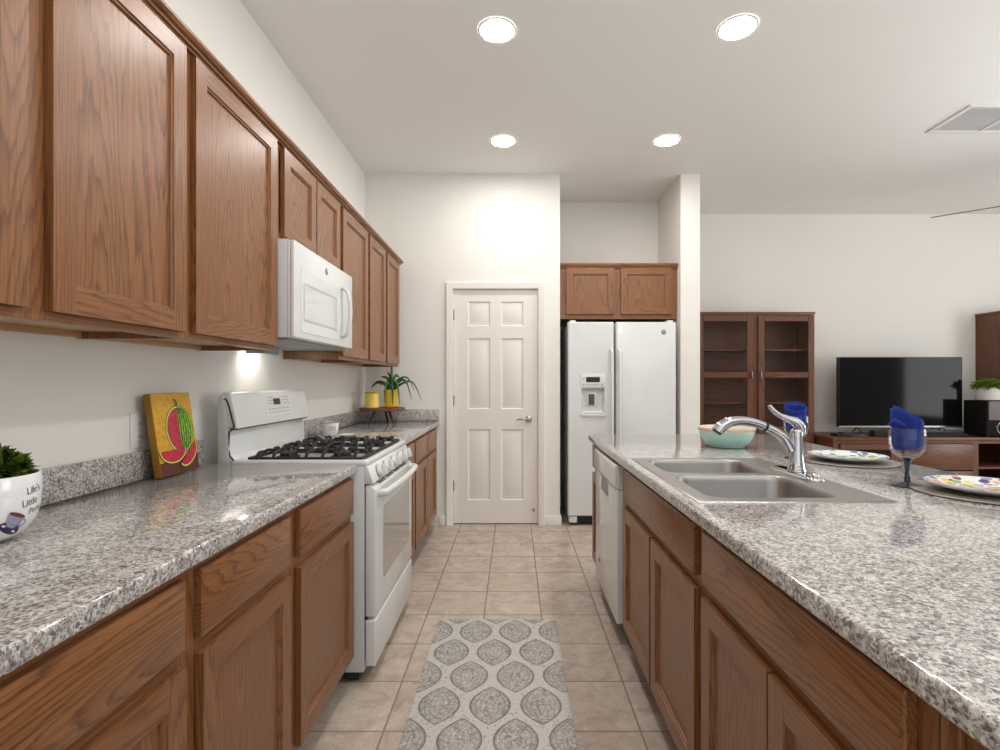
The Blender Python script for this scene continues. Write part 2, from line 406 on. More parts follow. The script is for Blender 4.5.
# ------------------------------------------------------------------ cabinet fronts
ZV = (0, 0, 1)
def shaker(root, O, U, N, w_, h_, wh, s=.056, t=.019, name='door', label=None):
    """framed flat-panel door; wh = horizontal-grain wood"""
    T = frame_T(O, U, ZV, N)
    mb = MB(T)
    e = .0035
    for a, b in ((0, s), (w_-s, w_)):
        mb.loft([[(a,0,0),(b,0,0),(b,h_,0),(a,h_,0)], [(a,0,t),(b,0,t),(b,h_,t),(a,h_,t)]], mi=0)
    for a, b in ((0, s), (h_-s, h_)):
        mb.loft([[(s,a,0),(w_-s,a,0),(w_-s,b,0),(s,b,0)], [(s,a,t),(w_-s,a,t),(w_-s,b,t),(s,b,t)]], mi=1)
    # round only the outer front edges
    bm = mb.bm; bmesh.ops.recalc_face_normals(bm, faces=bm.faces)
    m2 = MB(T)
    rings = [(s, t), (s+.0015, t-.0045), (s+.0065, t-.005), (s+.0085, t-.0115)]
    for (i0, n0), (i1, n1) in zip(rings, rings[1:]):
        A = [(i0,i0,n0),(w_-i0,i0,n0),(w_-i0,h_-i0,n0),(i0,h_-i0,n0)]; B = [(i1,i1,n1),(w_-i1,i1,n1),(w_-i1,h_-i1,n1),(i1,h_-i1,n1)]
        for k in range(4):
            j = (k+1) % 4
            mb.poly([A[k], A[j], B[j], B[k]], 1 if k in (0, 2) else 0)
    o = build(name, mb, [WZ, wh], root, label=label, sharp=30, normals=False)
    m2.loft([[(s-.001,s-.001,.002),(w_-s+.001,s-.001,.002),(w_-s+.001,h_-s+.001,.002),(s-.001,h_-s+.001,.002)], [(s-.001,s-.001,t-.0113),(w_-s+.001,s-.001,t-.0113),(w_-s+.001,h_-s+.001,t-.0113),(s-.001,h_-s+.001,t-.0113)]])
    build('panel', m2, WZ, o)
    return o
def slab(root, O, U, N, w_, h_, wh, t=.019, name='drawer_front'):
    mb = MB(frame_T(O, U, ZV, N)); b = .007
    q = lambda i, n: [(i,i,n),(w_-i,i,n),(w_-i,h_-i,n),(i,h_-i,n)]
    mb.loft([q(0,0), q(0,t-.005), q(.002,t-.002), q(b,t)])
    return build(name, mb, wh, root, sharp=30)
def cabinet(label, y0, y1, face, back, z0, z1, doors, drawers, group, sgn, toe=0, under=False):
    """cabinet along a wall running in y. face = x of the face frame front, back = x of its back, sgn = +1 if it faces +x.
    doors: (ya, yb, za, zb); drawers the same"""
    kind = 'wall_cabinet' if under else 'base_cabinet'
    r = thing(kind, label, 'cabinet', ((face+back)/2, (y0+y1)/2, z0 if under else 0), group)
    t = .019; f0 = face-sgn*t
    e = .0006
    mb = MB()
    xa, xb = sorted((back, f0))
    zb = z0+toe
    mb.box((xa, y0+e, zb), (xb, y0+.016, z1)); build('side_panel', mb, WZ, r)
    mb = MB(); mb.box((xa, y1-.016, zb), (xb, y1-e, z1)); build('side_panel', mb, WZ, r)
    mb = MB(); mb.box((xa if sgn > 0 else xb-.006, y0+.016, zb+.037), (xa+.006 if sgn > 0 else xb, y1-.016, z1-.016)); build('back_panel', mb, WIN, r)
    if under: mb = MB(); mb.box((xa, y0+.016, z1-.016), (xb, y1-.016, z1)); build('top_panel', mb, WY, r)
    mb = MB(); rec = .020 if under else .0
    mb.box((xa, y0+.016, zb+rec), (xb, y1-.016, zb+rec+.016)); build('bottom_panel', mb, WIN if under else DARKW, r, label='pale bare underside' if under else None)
    if under:
        mb = MB(); mb.box((xa, y0+.016, zb+.002), (xa+.018, y1-.016, zb+.0195)); build('hanging_rail', mb, WIN, r)
    # face frame
    mb = MB(); xf0, xf1 = sorted((f0, face))
    ops = [(a, b) for a, b, _, _ in doors]
    st = sorted(set([y0+e, y1-e]))
    zs = sorted(drawers+doors, key=lambda q: -q[3])
    def bar(ya, yb, za, zb_, mi): mb.box((xf0, ya, za), (xf1, yb, zb_), mi)
    sw = .036
    bar(y0+e, y0+sw, zb, z1, 0); bar(y1-sw, y1-e, zb, z1, 0)
    mids = []
    ds = sorted(doors)
    for (a, b, _, _), (c, d, _, _) in zip(ds, ds[1:]):
        if c-b > .018: mids.append(((b+c)/2-.04*.9, (b+c)/2+.04*.9))
    edges = [y0+sw]+[q for m_ in mids for q in m_]+[y1-sw]
    for m_ in mids: bar(m_[0], m_[1], zb, z1, 0)
    for k in range(0, len(edges), 2):
        bar(edges[k], edges[k+1], zb, zb+.036, 1); bar(edges[k], edges[k+1], z1-.036, z1, 1)
        if drawers: bar(edges[k], edges[k+1], .672, .705, 1)
    build('face_frame', mb, [WZ, WY], r)
    if toe:
        xk = face-sgn*.075
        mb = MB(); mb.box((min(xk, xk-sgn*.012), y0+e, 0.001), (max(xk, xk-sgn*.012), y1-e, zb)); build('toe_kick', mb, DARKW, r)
    U = (0, 1, 0) if sgn > 0 else (0, -1, 0)
    for ya, yb, za, zb_ in doors: shaker(r, (face+sgn*.0008, ya if sgn > 0 else yb, za), U, (sgn, 0, 0), yb-ya, zb_-za, WY)
    for ya, yb, za, zb_ in drawers: slab(r, (face+sgn*.0008, ya if sgn > 0 else yb, za), U, (sgn, 0, 0), yb-ya, zb_-za, WY)
    return r
# wall cabinets on the left wall
UF = -.981; UB = XL+.001; UZ0, UZ1, UD0, UD1 = 1.368, 2.245, 1.388, 2.224
G = 'oak wall cabinets along the range wall'
cabinet('large oak two-door wall cabinet hung over the counter with the watermelon painting', .54, 1.53, UF, UB, UZ0, UZ1, [(.575, 1.018, UD0, UD1), (1.073, 1.510, UD0, UD1)], [], G, 1, under=True)
cabinet('tall oak single-door wall cabinet just before the microwave', 1.53, 2.110, UF, UB, UZ0, UZ1, [(1.555, 2.090, UD0, UD1)], [], G, 1, under=True)
cabinet('short oak two-door wall cabinet directly above the microwave', 2.110, 2.872, UF, UB, 1.832, UZ1, [(2.155, 2.500, 1.852, UD1), (2.512, 2.845, 1.852, UD1)], [], G, 1, under=True)
cabinet('oak single-door wall cabinet between the microwave and the corner pair', 2.872, 3.410, UF, UB, UZ0, UZ1, [(2.897, 3.386, UD0, UD1)], [], G, 1, under=True)
cabinet('narrow oak two-door wall cabinet above the aloe plant in the corner', 3.410, 4.345, UF, UB, UZ0, UZ1, [(3.436, 3.857, UD0, UD1), (3.905, 4.312, UD0, UD1)], [], G, 1, under=True)
# crown moulding along them
mb = MB()
prof = [(UF+.001, 2.232), (UF+.013, 2.232), (UF+.014, 2.238), (UF+.022, 2.239), (UF+.0235, 2.246), (UF+.033, 2.248), (UF+.040, 2.256), (UF+.041, 2.264), (UF-.02, 2.264), (UF-.02, 2.2465), (UF+.001, 2.2465)]
mb.prism(prof, .54, 4.375)
mb.loft([[(x, y, z) for x, y, z in ((UB, 4.3465, 2.232), (UB, 4.375, 2.256), (UB, 4.375, 2.264), (UB, 4.3465, 2.264))], [(x, y, z) for x, y, z in ((UF, 4.3465, 2.232), (UF, 4.375, 2.256), (UF, 4.375, 2.264), (UF, 4.3465, 2.264))]])
tag(build('crown_moulding', mb, WY, loc=(UF, 2.4, 2.244), sharp=25), 'long dark oak moulding along the top of the wall cabinets', 'moulding')
# base cabinets, left run
BF = -.670; BB = XL+.001
DZ0, DZ1, RZ0, RZ1 = .127, .672, .705, .847
G = 'oak base cabinets beside the range'
dd = lambda a, b: (a, b, DZ0, DZ1)
rr = lambda a, b: (a, b, RZ0, RZ1)
cabinet('oak base cabinet with two drawers and two doors below the potted plant', .54, 1.533, BF, BB, 0, .866, [dd(.585, 1.022), dd(1.077, 1.502)], [rr(.585, 1.022), rr(1.077, 1.502)], G, 1, toe=.105)
cabinet('oak base cabinet with one drawer and one door against the white range', 1.533, 2.106, BF, BB, 0, .866, [dd(1.570, 2.088)], [rr(1.570, 2.088)], G, 1, toe=.105)
cabinet('oak base cabinet with one drawer and one door behind the range oven', 2.880, 3.393, BF, BB, 0, .866, [dd(2.908, 3.366)], [rr(2.908, 3.366)], G, 1, toe=.105)
cabinet('oak base cabinet with two drawers and two doors beside the pantry door wall', 3.393, 4.455, BF, BB, 0, .866, [dd(3.412, 3.862), dd(3.884, 4.310)], [rr(3.412, 3.862), rr(3.884, 4.310)], G, 1, toe=.105)
# counters
def counter(name, label, y0, y1, sides):
    r = thing(name, label, 'countertop', ((XL-.642)/2, (y0+y1)/2, .867))
    mb = MB(); mb.box((XL+.0008, y0, .8668), (-.642, y1, CT)); build('slab', mb, GRAN, r, bevel=.008, seg=3)
    mb = MB(); mb.box((XL+.0008, y0, CT+.0005), (XL+.021, y1, 1.003)); build('backsplash', mb, GRAN, r, bevel=.003)
    if sides:
        mb = MB(); mb.box((XL+.0215, y1-.02, CT+.0005), (-.648, y1, 1.003)); build('backsplash', mb, GRAN, r, bevel=.003)
    return r
counter('granite_countertop', 'grey speckled granite counter carrying the potted plant and watermelon painting', .52, 2.106, False)
counter('granite_countertop', 'grey speckled granite corner counter beyond the range carrying the plant stand', 2.880, 4.4555, True)
# ------------------------------------------------------------------ gas range
RY0, RY1 = 2.113, 2.873
rg = thing('gas_range', 'white freestanding gas range with black grates set between the oak base cabinets', 'stove', (-.9, 2.493, 0))
mb = MB(); mb.box((-1.218, RY0, .045), (-.617, RY1, .893)); build('body', mb, APPG, rg, bevel=.003)
mb = MB()
for y in (RY0+.04, RY1-.04):
    for x in (-1.15, -.68): mb = MB(); mb.lathe([(.015, .001), (.015, .045)], (x, y), 12); build('levelling_foot', mb, BLACK, rg)
mb = MB()
q = lambda i, z: [(x, y, z) for x, y in rrect(-1.168+i, -.603-i, RY0-.001+i, RY1+.001-i, .016, 4)]
mb.loft([q(.004, .8935), q(0, .899), q(0, .913), q(.005, .919), q(.016, .919), q(.026, .911)])
build('cooktop', mb, APPL, rg, sharp=45)
# backguard
mb = MB()
mb.prism([(-1.218, .8935), (-1.218, 1.165), (-1.205, 1.187), (-1.195, 1.187), (-1.176, 1.02), (-1.172, .96), (-1.172, .8935)], RY0, RY0+.012)
build('backguard_end', mb, APPG, rg, bevel=.002); mb = MB()
mb.prism([(-1.218, .8935), (-1.218, 1.165), (-1.205, 1.187), (-1.195, 1.187), (-1.176, 1.02), (-1.172, .96), (-1.172, .8935)], RY1-.012, RY1)
build('backguard_end', mb, APPG, rg, bevel=.002)
mb = MB()
mb.prism([(-1.217, .8935), (-1.217, 1.06), (-1.178, 1.047), (-1.176, .97), (-1.170, .935), (-1.155, .9205), (-1.155, .8935)], RY0+.013, RY1-.013)
build('riser', mb, APPL, rg, bevel=.002)
mb = MB()
outl = [(-1.217, 1.062), (-1.217, 1.180), (-1.207, 1.195), (-1.190, 1.199), (-1.172, 1.195), (-1.166, 1.186), (-1.141, 1.058), (-1.141, 1.049), (-1.148, 1.045), (-1.180, 1.050)]
ya, yb = RY0+.004, RY1-.001
ins = lambda d: [(x+(-1.18-x)*d*.6, z+(1.12-z)*d) for x, z in outl]
loops = [(ya, ins(.10)), (ya+.004, ins(.03)), (ya+.014, ins(0)), (yb-.014, ins(0)), (yb-.004, ins(.03)), (yb, ins(.10))]
mb.loft([[(x, y, z) for x, z in o_] for y, o_ in loops])
bgd = build('control_console', mb, APPL, rg, sharp=50)
N = Vector((1.195-1.055, 0, .025)).normalized(); V = Vector((-.025, 0, .128)).normalized()
N = Vector((0,1,0)).cross(V); N = N if N.x > 0 else -N
Tc = frame_T((-1.141-.0005, 2.113, 1.058), (0,1,0), V, N)
y_at = lambda px: 514*1.155/(514-px)-2.113
def tpoly(name, mat_, T, rects, h, parent):
    m2 = MB(T)
    for a, b, c, d in rects: m2.box((a, c, 0), (b, d, h))
    return build(name, m2, mat_, parent)
tpoly('keypad', PLAST, Tc, [(y_at(266), y_at(291), .022, .122)], .0012, bgd)
tpoly('display', BLACK, Tc, [(y_at(274), y_at(280.4), .074, .104)], .0022, bgd)
rs = []
for k in range(9):
    for v_ in (.036, .052): rs.append((.305+k*.026, .305+k*.026+.012, v_, v_+.005))
for k in range(3):
    for v_ in (.078, .093, .108): rs.append((.31+k*.018, .31+k*.018+.009, v_, v_+.005)); rs.append((.465+k*.025, .465+k*.025+.012, v_, v_+.005))
tpoly('key_legends', INK, Tc, rs, .0017, bgd)
mb = MB(); zz = RY0+.0035
mb.tube([(-1.206, zz, 1.168), (-1.186, zz, 1.170), (-1.176, zz, 1.150), (-1.152, zz, 1.055), (-1.160, zz, 1.044), (-1.172, zz, 1.035), (-1.176, zz, .965), (-1.170, zz, .935), (-1.150, zz, .912), (-1.135, zz, .905)], .0035, 5)
build('seam', mb, GAP, rg)
mb = MB(); mb.box((-1.176, RY0+.02, 1.0405), (-1.152, RY1-.02, 1.0445)); build('console_shadow_strip', mb, GAP, rg)  # dark strip standing in for the shadow line under the console
# grates and burners
ZG = .945
for gi, (ya, yb) in enumerate(((RY0+.032, RY0+.262), (RY0+.268, RY0+.492), (RY0+.498, RY1-.032))):
    mb = MB(); xa, xb = -1.112, -.632
    ym = (ya+yb)/2
    for y in (ya+.006, yb-.006): mb.box((xa, y-.006, .9135), (xb, y+.006, .926))
    for x in (xa+.006, xb-.006): mb.box((x-.006, ya+.012, .9135), (x+.006, yb-.012, .926))
    def finger(p, q_, w_=.0055):                # rises from the low rail, then runs inward
        p, q_ = Vector(p), Vector(q_); d = (q_-p).normalized(); s_ = Vector((-d.y, d.x, 0))*w_
        P = [(0, .918, .930), (.012, .926, .943), (.024, .936, ZG+.003), ((q_-p).length, .936, ZG+.003)]
        mb.loft([[tuple(p+d*t-s_)[:2]+(z0_,), tuple(p+d*t+s_)[:2]+(z0_,), tuple(p+d*t+s_)[:2]+(z1_,), tuple(p+d*t-s_)[:2]+(z1_,)] for t, z0_, z1_ in P])
    nf = 7
    for k in range(nf):
        x = xa+.035+(xb-xa-.07)*k/(nf-1); L = .082 if k in (1, 5) else (.108 if k == 3 else .062)
        finger((x, ya+.006, 0), (x, ya+L, 0)); finger((x, yb-.006, 0), (x, yb-L, 0))
    finger((xa+.006, ym, 0), (xa+.085, ym, 0)); finger((xb-.006, ym, 0), (xb-.085, ym, 0))
    mb.box(((xa+xb)/2-.08, ym-.0055, .935), ((xa+xb)/2+.08, ym+.0055, ZG+.002))
    build('grate', mb, IRON, rg, bevel=.002, seg=1)
for (x, y) in ((-.99, RY0+.147), (-.755, RY0+.147), (-.87, RY0+.38), (-.99, RY1-.147), (-.755, RY1-.147)):
    mb = MB(); mb.lathe([(.048, .9115), (.048, .916), (.036, .919), (.036, .926), (.039, .927), (.039, .932), (.030, .935)], (x, y), 24)
    build('burner', mb, IRON, rg, sharp=40)
# front control panel with five knobs
mb = MB(); mb.prism([(-.6165, .892), (-.606, .892), (-.600, .885), (-.579, .822), (-.583, .818), (-.6165, .818)], RY0+.004, RY1-.004)
fp = build('control_panel', mb, APPL, rg, bevel=.002)
V = Vector((-.021, 0, .063)).normalized(); N = Vector((.063, 0, .021)).normalized()
for yk in (.115, .235, .38, .525, .645):
    Tk = frame_T(Vector((-.5895, RY0+yk, .8535)), (0,1,0), V, N)
    mb = MB(Tk); n = 24
    ring = lambda r_, h: [(r_*math.cos(2*PI*i/n), r_*math.sin(2*PI*i/n), h) for i in range(n)]
    mb.loft([ring(.029, .0005), ring(.029, .006)]); sk = build('knob_skirt', mb, INK, fp)
    mb = MB(Tk); mb.loft([ring(.026, .0062), ring(.025, .021), ring(.0235, .023)])
    kb = build('knob', mb, APPL, rg, sharp=40)
    mb = MB(Tk); mb.loft([[(-.008,-.025,.0232),(.008,-.025,.0232),(.008,.025,.0232),(-.008,.025,.0232)], [(-.006,-.024,.040),(.006,-.024,.040),(.006,.024,.040),(-.006,.024,.040)]])
    build('knob_grip', mb, APPL, kb, bevel=.002)
# oven door
mb = MB(); mb.prism([(-.612, .272), (-.577, .272), (-.571, .278), (-.571, .792), (-.577, .800), (-.598, .812), (-.612, .812)], RY0+.006, RY1-.006)
od = build('oven_door', mb, APPL, rg, bevel=.0025)
Td = frame_T((-.571, 0, 0), (0,1,0), (0,0,1), (1,0,0))
mb = MB(Td); wy0, wy1, wz0, wz1 = RY0+.135, RY1-.085, .385, .700
mb.box((wy0, wz0, .0003), (wy1, wz1, .0016)); build('oven_window', mb, GREYG, od, bevel=.0008, seg=1)
mb = MB()
for k in range(3):
    for j in range(4): mb = MB(); mb.box((-.5935+k*.0065, RY0+.10+j*.145, .8100-k*.0034), (-.5905+k*.0065, RY0+.215+j*.145, .8125-k*.0034)); build('vent_slot', mb, GAP, od)
mb = MB(); pts = [(-.575, RY0+.045, .776), (-.546, RY0+.047, .776), (-.536, RY0+.10, .776), (-.527, RY0+.38, .776), (-.536, RY1-.10, .776), (-.546, RY1-.047, .776), (-.575, RY1-.045, .776)]
mb.tube(smooth_path(pts, 6), .0135, 12, fl=1.25); build('handle', mb, APPL, od, sharp=60)
mb = MB(); mb.box((-.612, RY0+.004, .067), (-.571, RY1-.004, .255)); build('storage_drawer', mb, APPL, rg, bevel=.005, seg=3)
mb = MB(); mb.box((-.6165, RY0+.012, .256), (-.6125, RY1-.012, .816)); build('gasket', mb, GAP, rg)
mb = MB(); mb.box((-.70, RY0+.01, .012), (-.64, RY1-.01, .044)); build('kick_space', mb, GAP, rg)
# ------------------------------------------------------------------ microwave
MX = -.902
mw = thing('microwave', 'white over-the-range microwave mounted under the short oak wall cabinet', 'microwave', (-1.1, 2.49, 1.42))
mb = MB(); mb.box((XL+.002, 2.114, 1.424), (MX-.030, 2.868, 1.8305)); build('body', mb, APPG, mw, bevel=.003)
mb = MB(); mb.box((MX-.029, 2.114, 1.424), (MX-.0205, 2.868, 1.826)); build('trim_band', mb, PLAST, mw, bevel=.002)
mb = MB(); mb.box((MX-.020, 2.113, 1.424), (MX, 2.869, 1.826)); md = build('door', mb, APPL, mw, bevel=.006, seg=3)
Tm = frame_T((MX, 0, 0), (0,1,0), (0,0,1), (1,0,0))
mb = MB(Tm); mb.box((2.175, 1.452, .0002), (2.648, 1.722, .0018)); build('door_surround', mb, APPL, md, bevel=.0012, seg=1)
mb = MB(Tm); L = []
for ins, h in ((0, .0020), (.004, .0030), (.008, .0028), (.012, .0022)): L.append([(2.200+ins, 1.500+ins, h), (2.612-ins, 1.500+ins, h), (2.612-ins, 1.668-ins, h), (2.200+ins, 1.668-ins, h)])
mb.loft(L, True, False); build('window_bezel', mb, simple('bezel_grey', srgb(186, 189, 190), .3), md)
mb = MB(Tm); mb.box((2.212, 1.512, .0019), (2.600, 1.656, .0024)); build('window', mb, simple('microwave_glass', srgb(214, 216, 214), .06, coat=.8), md)
mb = MB(Tm); pts = [(2.690, 1.478, .004), (2.690, 1.490, .026), (2.690, 1.54, .040), (2.690, 1.605, .046), (2.690, 1.67, .040), (2.690, 1.718, .026), (2.690, 1.730, .004)]
mb.tube(smooth_path(pts, 5), .0095, 10, up=(1,0,0), fl=1.7); build('handle', mb, simple('microwave_handle', srgb(208, 212, 214), .3), md, sharp=60)
emblem('badge', md, frame_T((MX+.0003, 2.475, 1.772), (0,1,0), (0,0,1), (1,0,0)), .0165)
tpoly('button', INK, Tm, [(2.80, 2.806, 1.725, 1.733)], .001, md)
mb = MB()
for k in range(2):
    for z in (1.47, 1.78): mb = MB(); mb.lathe([(.005, 2.1138), (.005, 2.1115)], (MX-.17+.13*k-.09, z), 10, axis=1); build('screw', mb, NICK, mw)
mb = MB(); mb.box((XL+.03, 2.135, 1.412), (MX-.04, 2.85, 1.4235)); build('vent_filter', mb, INK, mw, bevel=.004)
mb = MB(); mb.box((-1.255, 2.43, 1.4065), (-1.185, 2.57, 1.4115)); build('lamp_lens', mb, HOODL, mw)
for a, b in (((-1.262, 2.418, 1.375), (-1.178, 2.424, 1.4115)), ((-1.182, 2.4245, 1.375), (-1.178, 2.576, 1.4115))):  # lips added to keep the lamp's reflection off the counter
    mb = MB(); mb.box(a, b); build('added_light_baffle', mb, INK, mw)
# ------------------------------------------------------------------ island
IX0, IX1, IY0, IY1 = .475, 1.632, .50, 3.302
SX0, SX1, SY0, SY1 = .516, 1.062, 1.430, 2.238
it = thing('island_countertop', 'long grey speckled granite island top with the sink cut into it', 'countertop', (1.05, 1.9, .867))
def plate_hole(mb, xs, ys, z0, z1, hole):
    V = {}
    for i, x in enumerate(xs):
        for j, y in enumerate(ys):
            V[i,j] = (mb.v((x,y,z0)), mb.v((x,y,z1)))
    n, m = len(xs)-1, len(ys)-1
    for i in range(n):
        for j in range(m):
            if (i,j) == hole: continue
            q = [(i,j),(i+1,j),(i+1,j+1),(i,j+1)]
            mb.f([V[a][1] for a in q]); mb.f([V[a][0] for a in q[::-1]])
    def side(a, b): mb.f([V[a][0], V[b][0], V[b][1], V[a][1]])
    for i in range(n): side((i,0),(i+1,0)); side((i+1,m),(i,m))
    for j in range(m): side((0,j+1),(0,j)); side((n,j),(n,j+1))
    i, j = hole; side((i+1,j),(i,j)); side((i,j+1),(i+1,j+1)); side((i,j),(i,j+1)); side((i+1,j+1),(i+1,j))
mb = MB(); h_ = .012
plate_hole(mb, [IX0, SX0+h_, SX1-h_, IX1], [IY0, SY0+h_, SY1-h_, IY1], .8668, CT, (1,1))
bm = mb.bm; bmesh.ops.recalc_face_normals(bm, faces=bm.faces)
ce = [e for e in bm.edges if abs(e.verts[0].co.z-e.verts[1].co.z) > .03 and all((abs(v.co.x-IX0) < 1e-4 or abs(v.co.x-IX1) < 1e-4) and (abs(v.co.y-IY0) < 1e-4 or abs(v.co.y-IY1) < 1e-4) for v in e.verts)]
bmesh.ops.bevel(bm, geom=ce, offset=.03, segments=6, profile=.5, affect='EDGES')
build('slab', mb, GRAN, it, bevel=.008, seg=3)
IF, IBK = .515, 1.135
G = 'oak base cabinets of the island'
cabinet('narrow oak filler cabinet at the far end of the island past the dishwasher', 3.012, 3.272, IF, IBK, 0, .866, [dd(3.03, 3.254)], [rr(3.03, 3.254)], G, -1, toe=.105)
cabinet('oak sink cabinet with one wide false drawer front over two doors beside the dishwasher', 1.392, 2.388, IF, IBK, 0, .866, [dd(1.415, 1.866), dd(1.886, 2.337)], [rr(1.425, 2.337)], G, -1, toe=.105)
cabinet('oak island cabinet with one wide drawer and two doors by the rounded corner', .622, 1.392, IF, IBK, 0, .866, [dd(.655, 1.002), dd(1.008, 1.362)], [rr(.655, 1.362)], G, -1, toe=.105)
ep = thing('island_end_panel', 'narrow oak end panel of the island under the rounded granite corner', 'panel', (.8, .58, 0))
mb = MB(); mb.box((IF+.001, .553, .001), (IBK, .6205, .866)); build('panel', mb, WZ, ep, bevel=.002)
mb = MB(); mb.box((IF-.008, .585, .105), (IF+.0005, .612, .866)); build('stile', mb, WZ, ep, bevel=.002)
bk = MB(); bk.box((IBK+.001, .553, .001), (IBK+.02, 3.272, .866))
tag(build('island_back_panel', bk, WZ, loc=(IBK+.01, 1.9, 0)), 'oak back panel of the island under the counter overhang facing the living room', 'panel')
# dishwasher
dw = thing('dishwasher', 'white built-in dishwasher in the island next to the sink cabinet', 'dishwasher', (.8, 2.7, 0))
mb = MB(); mb.box((.512, 2.391, .11), (1.10, 3.009, .858)); build('tub', mb, APPG, dw)
mb = MB(); mb.box((.478, 2.393, .112), (.511, 3.006, .735)); d_ = build('door', mb, APPL, dw, bevel=.005, seg=3)
mb = MB(); mb.prism([(.511, .737), (.480, .737), (.470, .752), (.470, .842), (.476, .850), (.511, .850)], 2.393, 3.006); cp = build('control_panel', mb, APPL, dw, bevel=.004, seg=3)
mb = MB(); L = []
for ins, x in ((0, .4775), (.015, .4765), (.03, .4772)): L.append([(x, 2.60+ins, .655+ins*.6), (x, 2.82-ins, .655+ins*.6), (x, 2.80-ins, .733), (x, 2.62+ins, .733)])
mb.loft(L, False, True); build('handle_pocket', mb, INK, d_)
emblem('badge', d_, frame_T((.4777, 2.91, .235), (0,-1,0), (0,0,1), (-1,0,0)), .014)
mb = MB(); mb.box((.545, 2.395, .002), (.56, 3.005, .109)); build('toe_kick', mb, BLACK, dw)
# ------------------------------------------------------------------ sink and faucet
sk = thing('double_sink', 'stainless steel double-bowl drop-in sink set in the island granite', 'sink', (.79, 1.83, .72))
ZR = CT+.0035
mb = MB()
bowls = [(.560, .950, 1.472, 1.826), (.560, .950, 1.874, 2.196)]
xs = [SX0, bowls[0][0]-.006, bowls[0][1]+.006, SX1]; ys = [SY0, bowls[0][2]-.006, bowls[0][3]+.006, bowls[1][2]-.006, bowls[1][3]+.006, SY1]
V = {(i,j): mb.v((x,y,ZR)) for i, x in enumerate(xs) for j, y in enumerate(ys)}
for i in range(3):
    for j in range(5):
        if i == 1 and j in (1, 3): continue
        mb.f([V[i,j], V[i+1,j], V[i+1,j+1], V[i,j+1]])
def bowl_loop(b, ins, z, r): return [(x, y, z) for x, y in rrect(b[0]+ins, b[1]-ins, b[2]+ins, b[3]-ins, r, 6)]
for bi, b in enumerate(bowls):
    lp = [mb.v(p) for p in bowl_loop(b, 0, ZR, .055)]
    j = 1 if bi == 0 else 3
    cs = [V[2,j+1], V[1,j+1], V[1,j], V[2,j]]
    k = 7
    for c in range(4):
        arc = lp[c*k:(c+1)*k]
        for a, b2 in zip(arc, arc[1:]): mb.f([cs[c], a, b2])
        nx = lp[((c+1)*k) % len(lp)]
        mb.f([cs[c], arc[-1], nx, cs[(c+1) % 4]])
# rolled outer lip
o0 = [(SX0,SY0),(SX1,SY0),(SX1,SY1),(SX0,SY1)]
lip = [[(x+sx*d*(1 if x > .8 else -1)*1, y+d*(1 if y > 1.8 else -1), z) for x, y in o0] for d, z, sx in ((0, ZR, 1), (.004, ZR-.001, 1), (.006, CT+.0006, 1))]
mb.loft(lip, False, False)
build('rim', mb, STEEL, sk, merge=True, sharp=50)
for bi, b in enumerate(bowls):
    mb = MB()
    L = [bowl_loop(b, 0, ZR-.0002, .055), bowl_loop(b, .003, ZR-.004, .054), bowl_loop(b, .006, ZR-.02, .053), bowl_loop(b, .018, ZR-.150, .05), bowl_loop(b, .030, ZR-.172, .045), bowl_loop(b, .055, ZR-.180, .035), bowl_loop(b, .10, ZR-.183, .03)]
    mb.loft(L, False, True)
    bo = build('bowl', mb, STEEL, sk, sharp=50)
    mb = MB(); mb.lathe([(.045, ZR-.1825), (.043, ZR-.179), (.032, ZR-.180), (.030, ZR-.1815)], ((b[0]+b[1])/2, (b[2]+b[3])/2), 24); build('drain', mb, CHROME, bo)
fy = 1.84
fp_ = lambda px, py, dy=0: ((px-514)*fy/514, fy+dy, EYE-(py-382)*fy/514)
fa = thing('kitchen_faucet', 'chrome single-lever pull-out faucet standing on the sink deck', 'faucet', (1.01, fy, ZR))
mb = MB()
q = lambda i, z: [(x, y, z) for x, y in rrect(.978+i, 1.042-i, 1.70+i, 1.985-i, .031-i, 6)]
mb.loft([q(0, ZR+.0006), q(0, ZR+.005), q(.004, ZR+.010), q(.012, ZR+.012)]); build('base_plate', mb, CHROME, fa, sharp=60)
mb = MB(); bx = 1.012
mb.lathe([(.031, ZR+.0125), (.031, ZR+.018), (.027, ZR+.026), (.024, ZR+.05), (.0215, ZR+.09), (.0205, ZR+.135), (.021, ZR+.15), (.019, ZR+.160), (.012, ZR+.166), (.003, ZR+.167)], (bx, fy), 28); build('body', mb, CHROME, fa, sharp=60)
mb = MB(); mb.tube(smooth_path([fp_(790, 450), fp_(783.5, 438.5), fp_(775, 432), fp_(766.6, 427.6)], 6), interp([.0235, .019, .0165, .0158], 6), 16); build('spout', mb, CHROME, fa, sharp=60)
mb = MB(); mb.tube([fp_(766.4, 427.5), fp_(764.4, 426.5)], .0168, 16); build('collar', mb, BLACK, fa)
mb = MB(); mb.tube(smooth_path([fp_(764.2, 426.4), fp_(753, 422.6), fp_(740, 420.8), fp_(728.5, 422.6), fp_(721, 427), fp_(717, 431.5)], 6), interp([.0155, .016, .0165, .019, .0215, .021], 6), 18); sh = build('spray_head', mb, CHROME, fa, sharp=60)
mb = MB(); mb.tube([fp_(716.9, 431.6), fp_(716.2, 432.6)], .0165, 16); build('nozzle', mb, BLACK, sh)
mb = MB(); mb.tube(smooth_path([fp_(801.5, 434), fp_(800, 427), fp_(795, 421.8), fp_(787.5, 418.6), fp_(779, 415), fp_(772.5, 410), fp_(769.3, 405.4)], 5), interp([.012, .0185, .0165, .011, .0085, .0085, .0065], 5), 14, up=(0,1,0), fl=1.25); build('lever', mb, CHROME, fa, sharp=60)
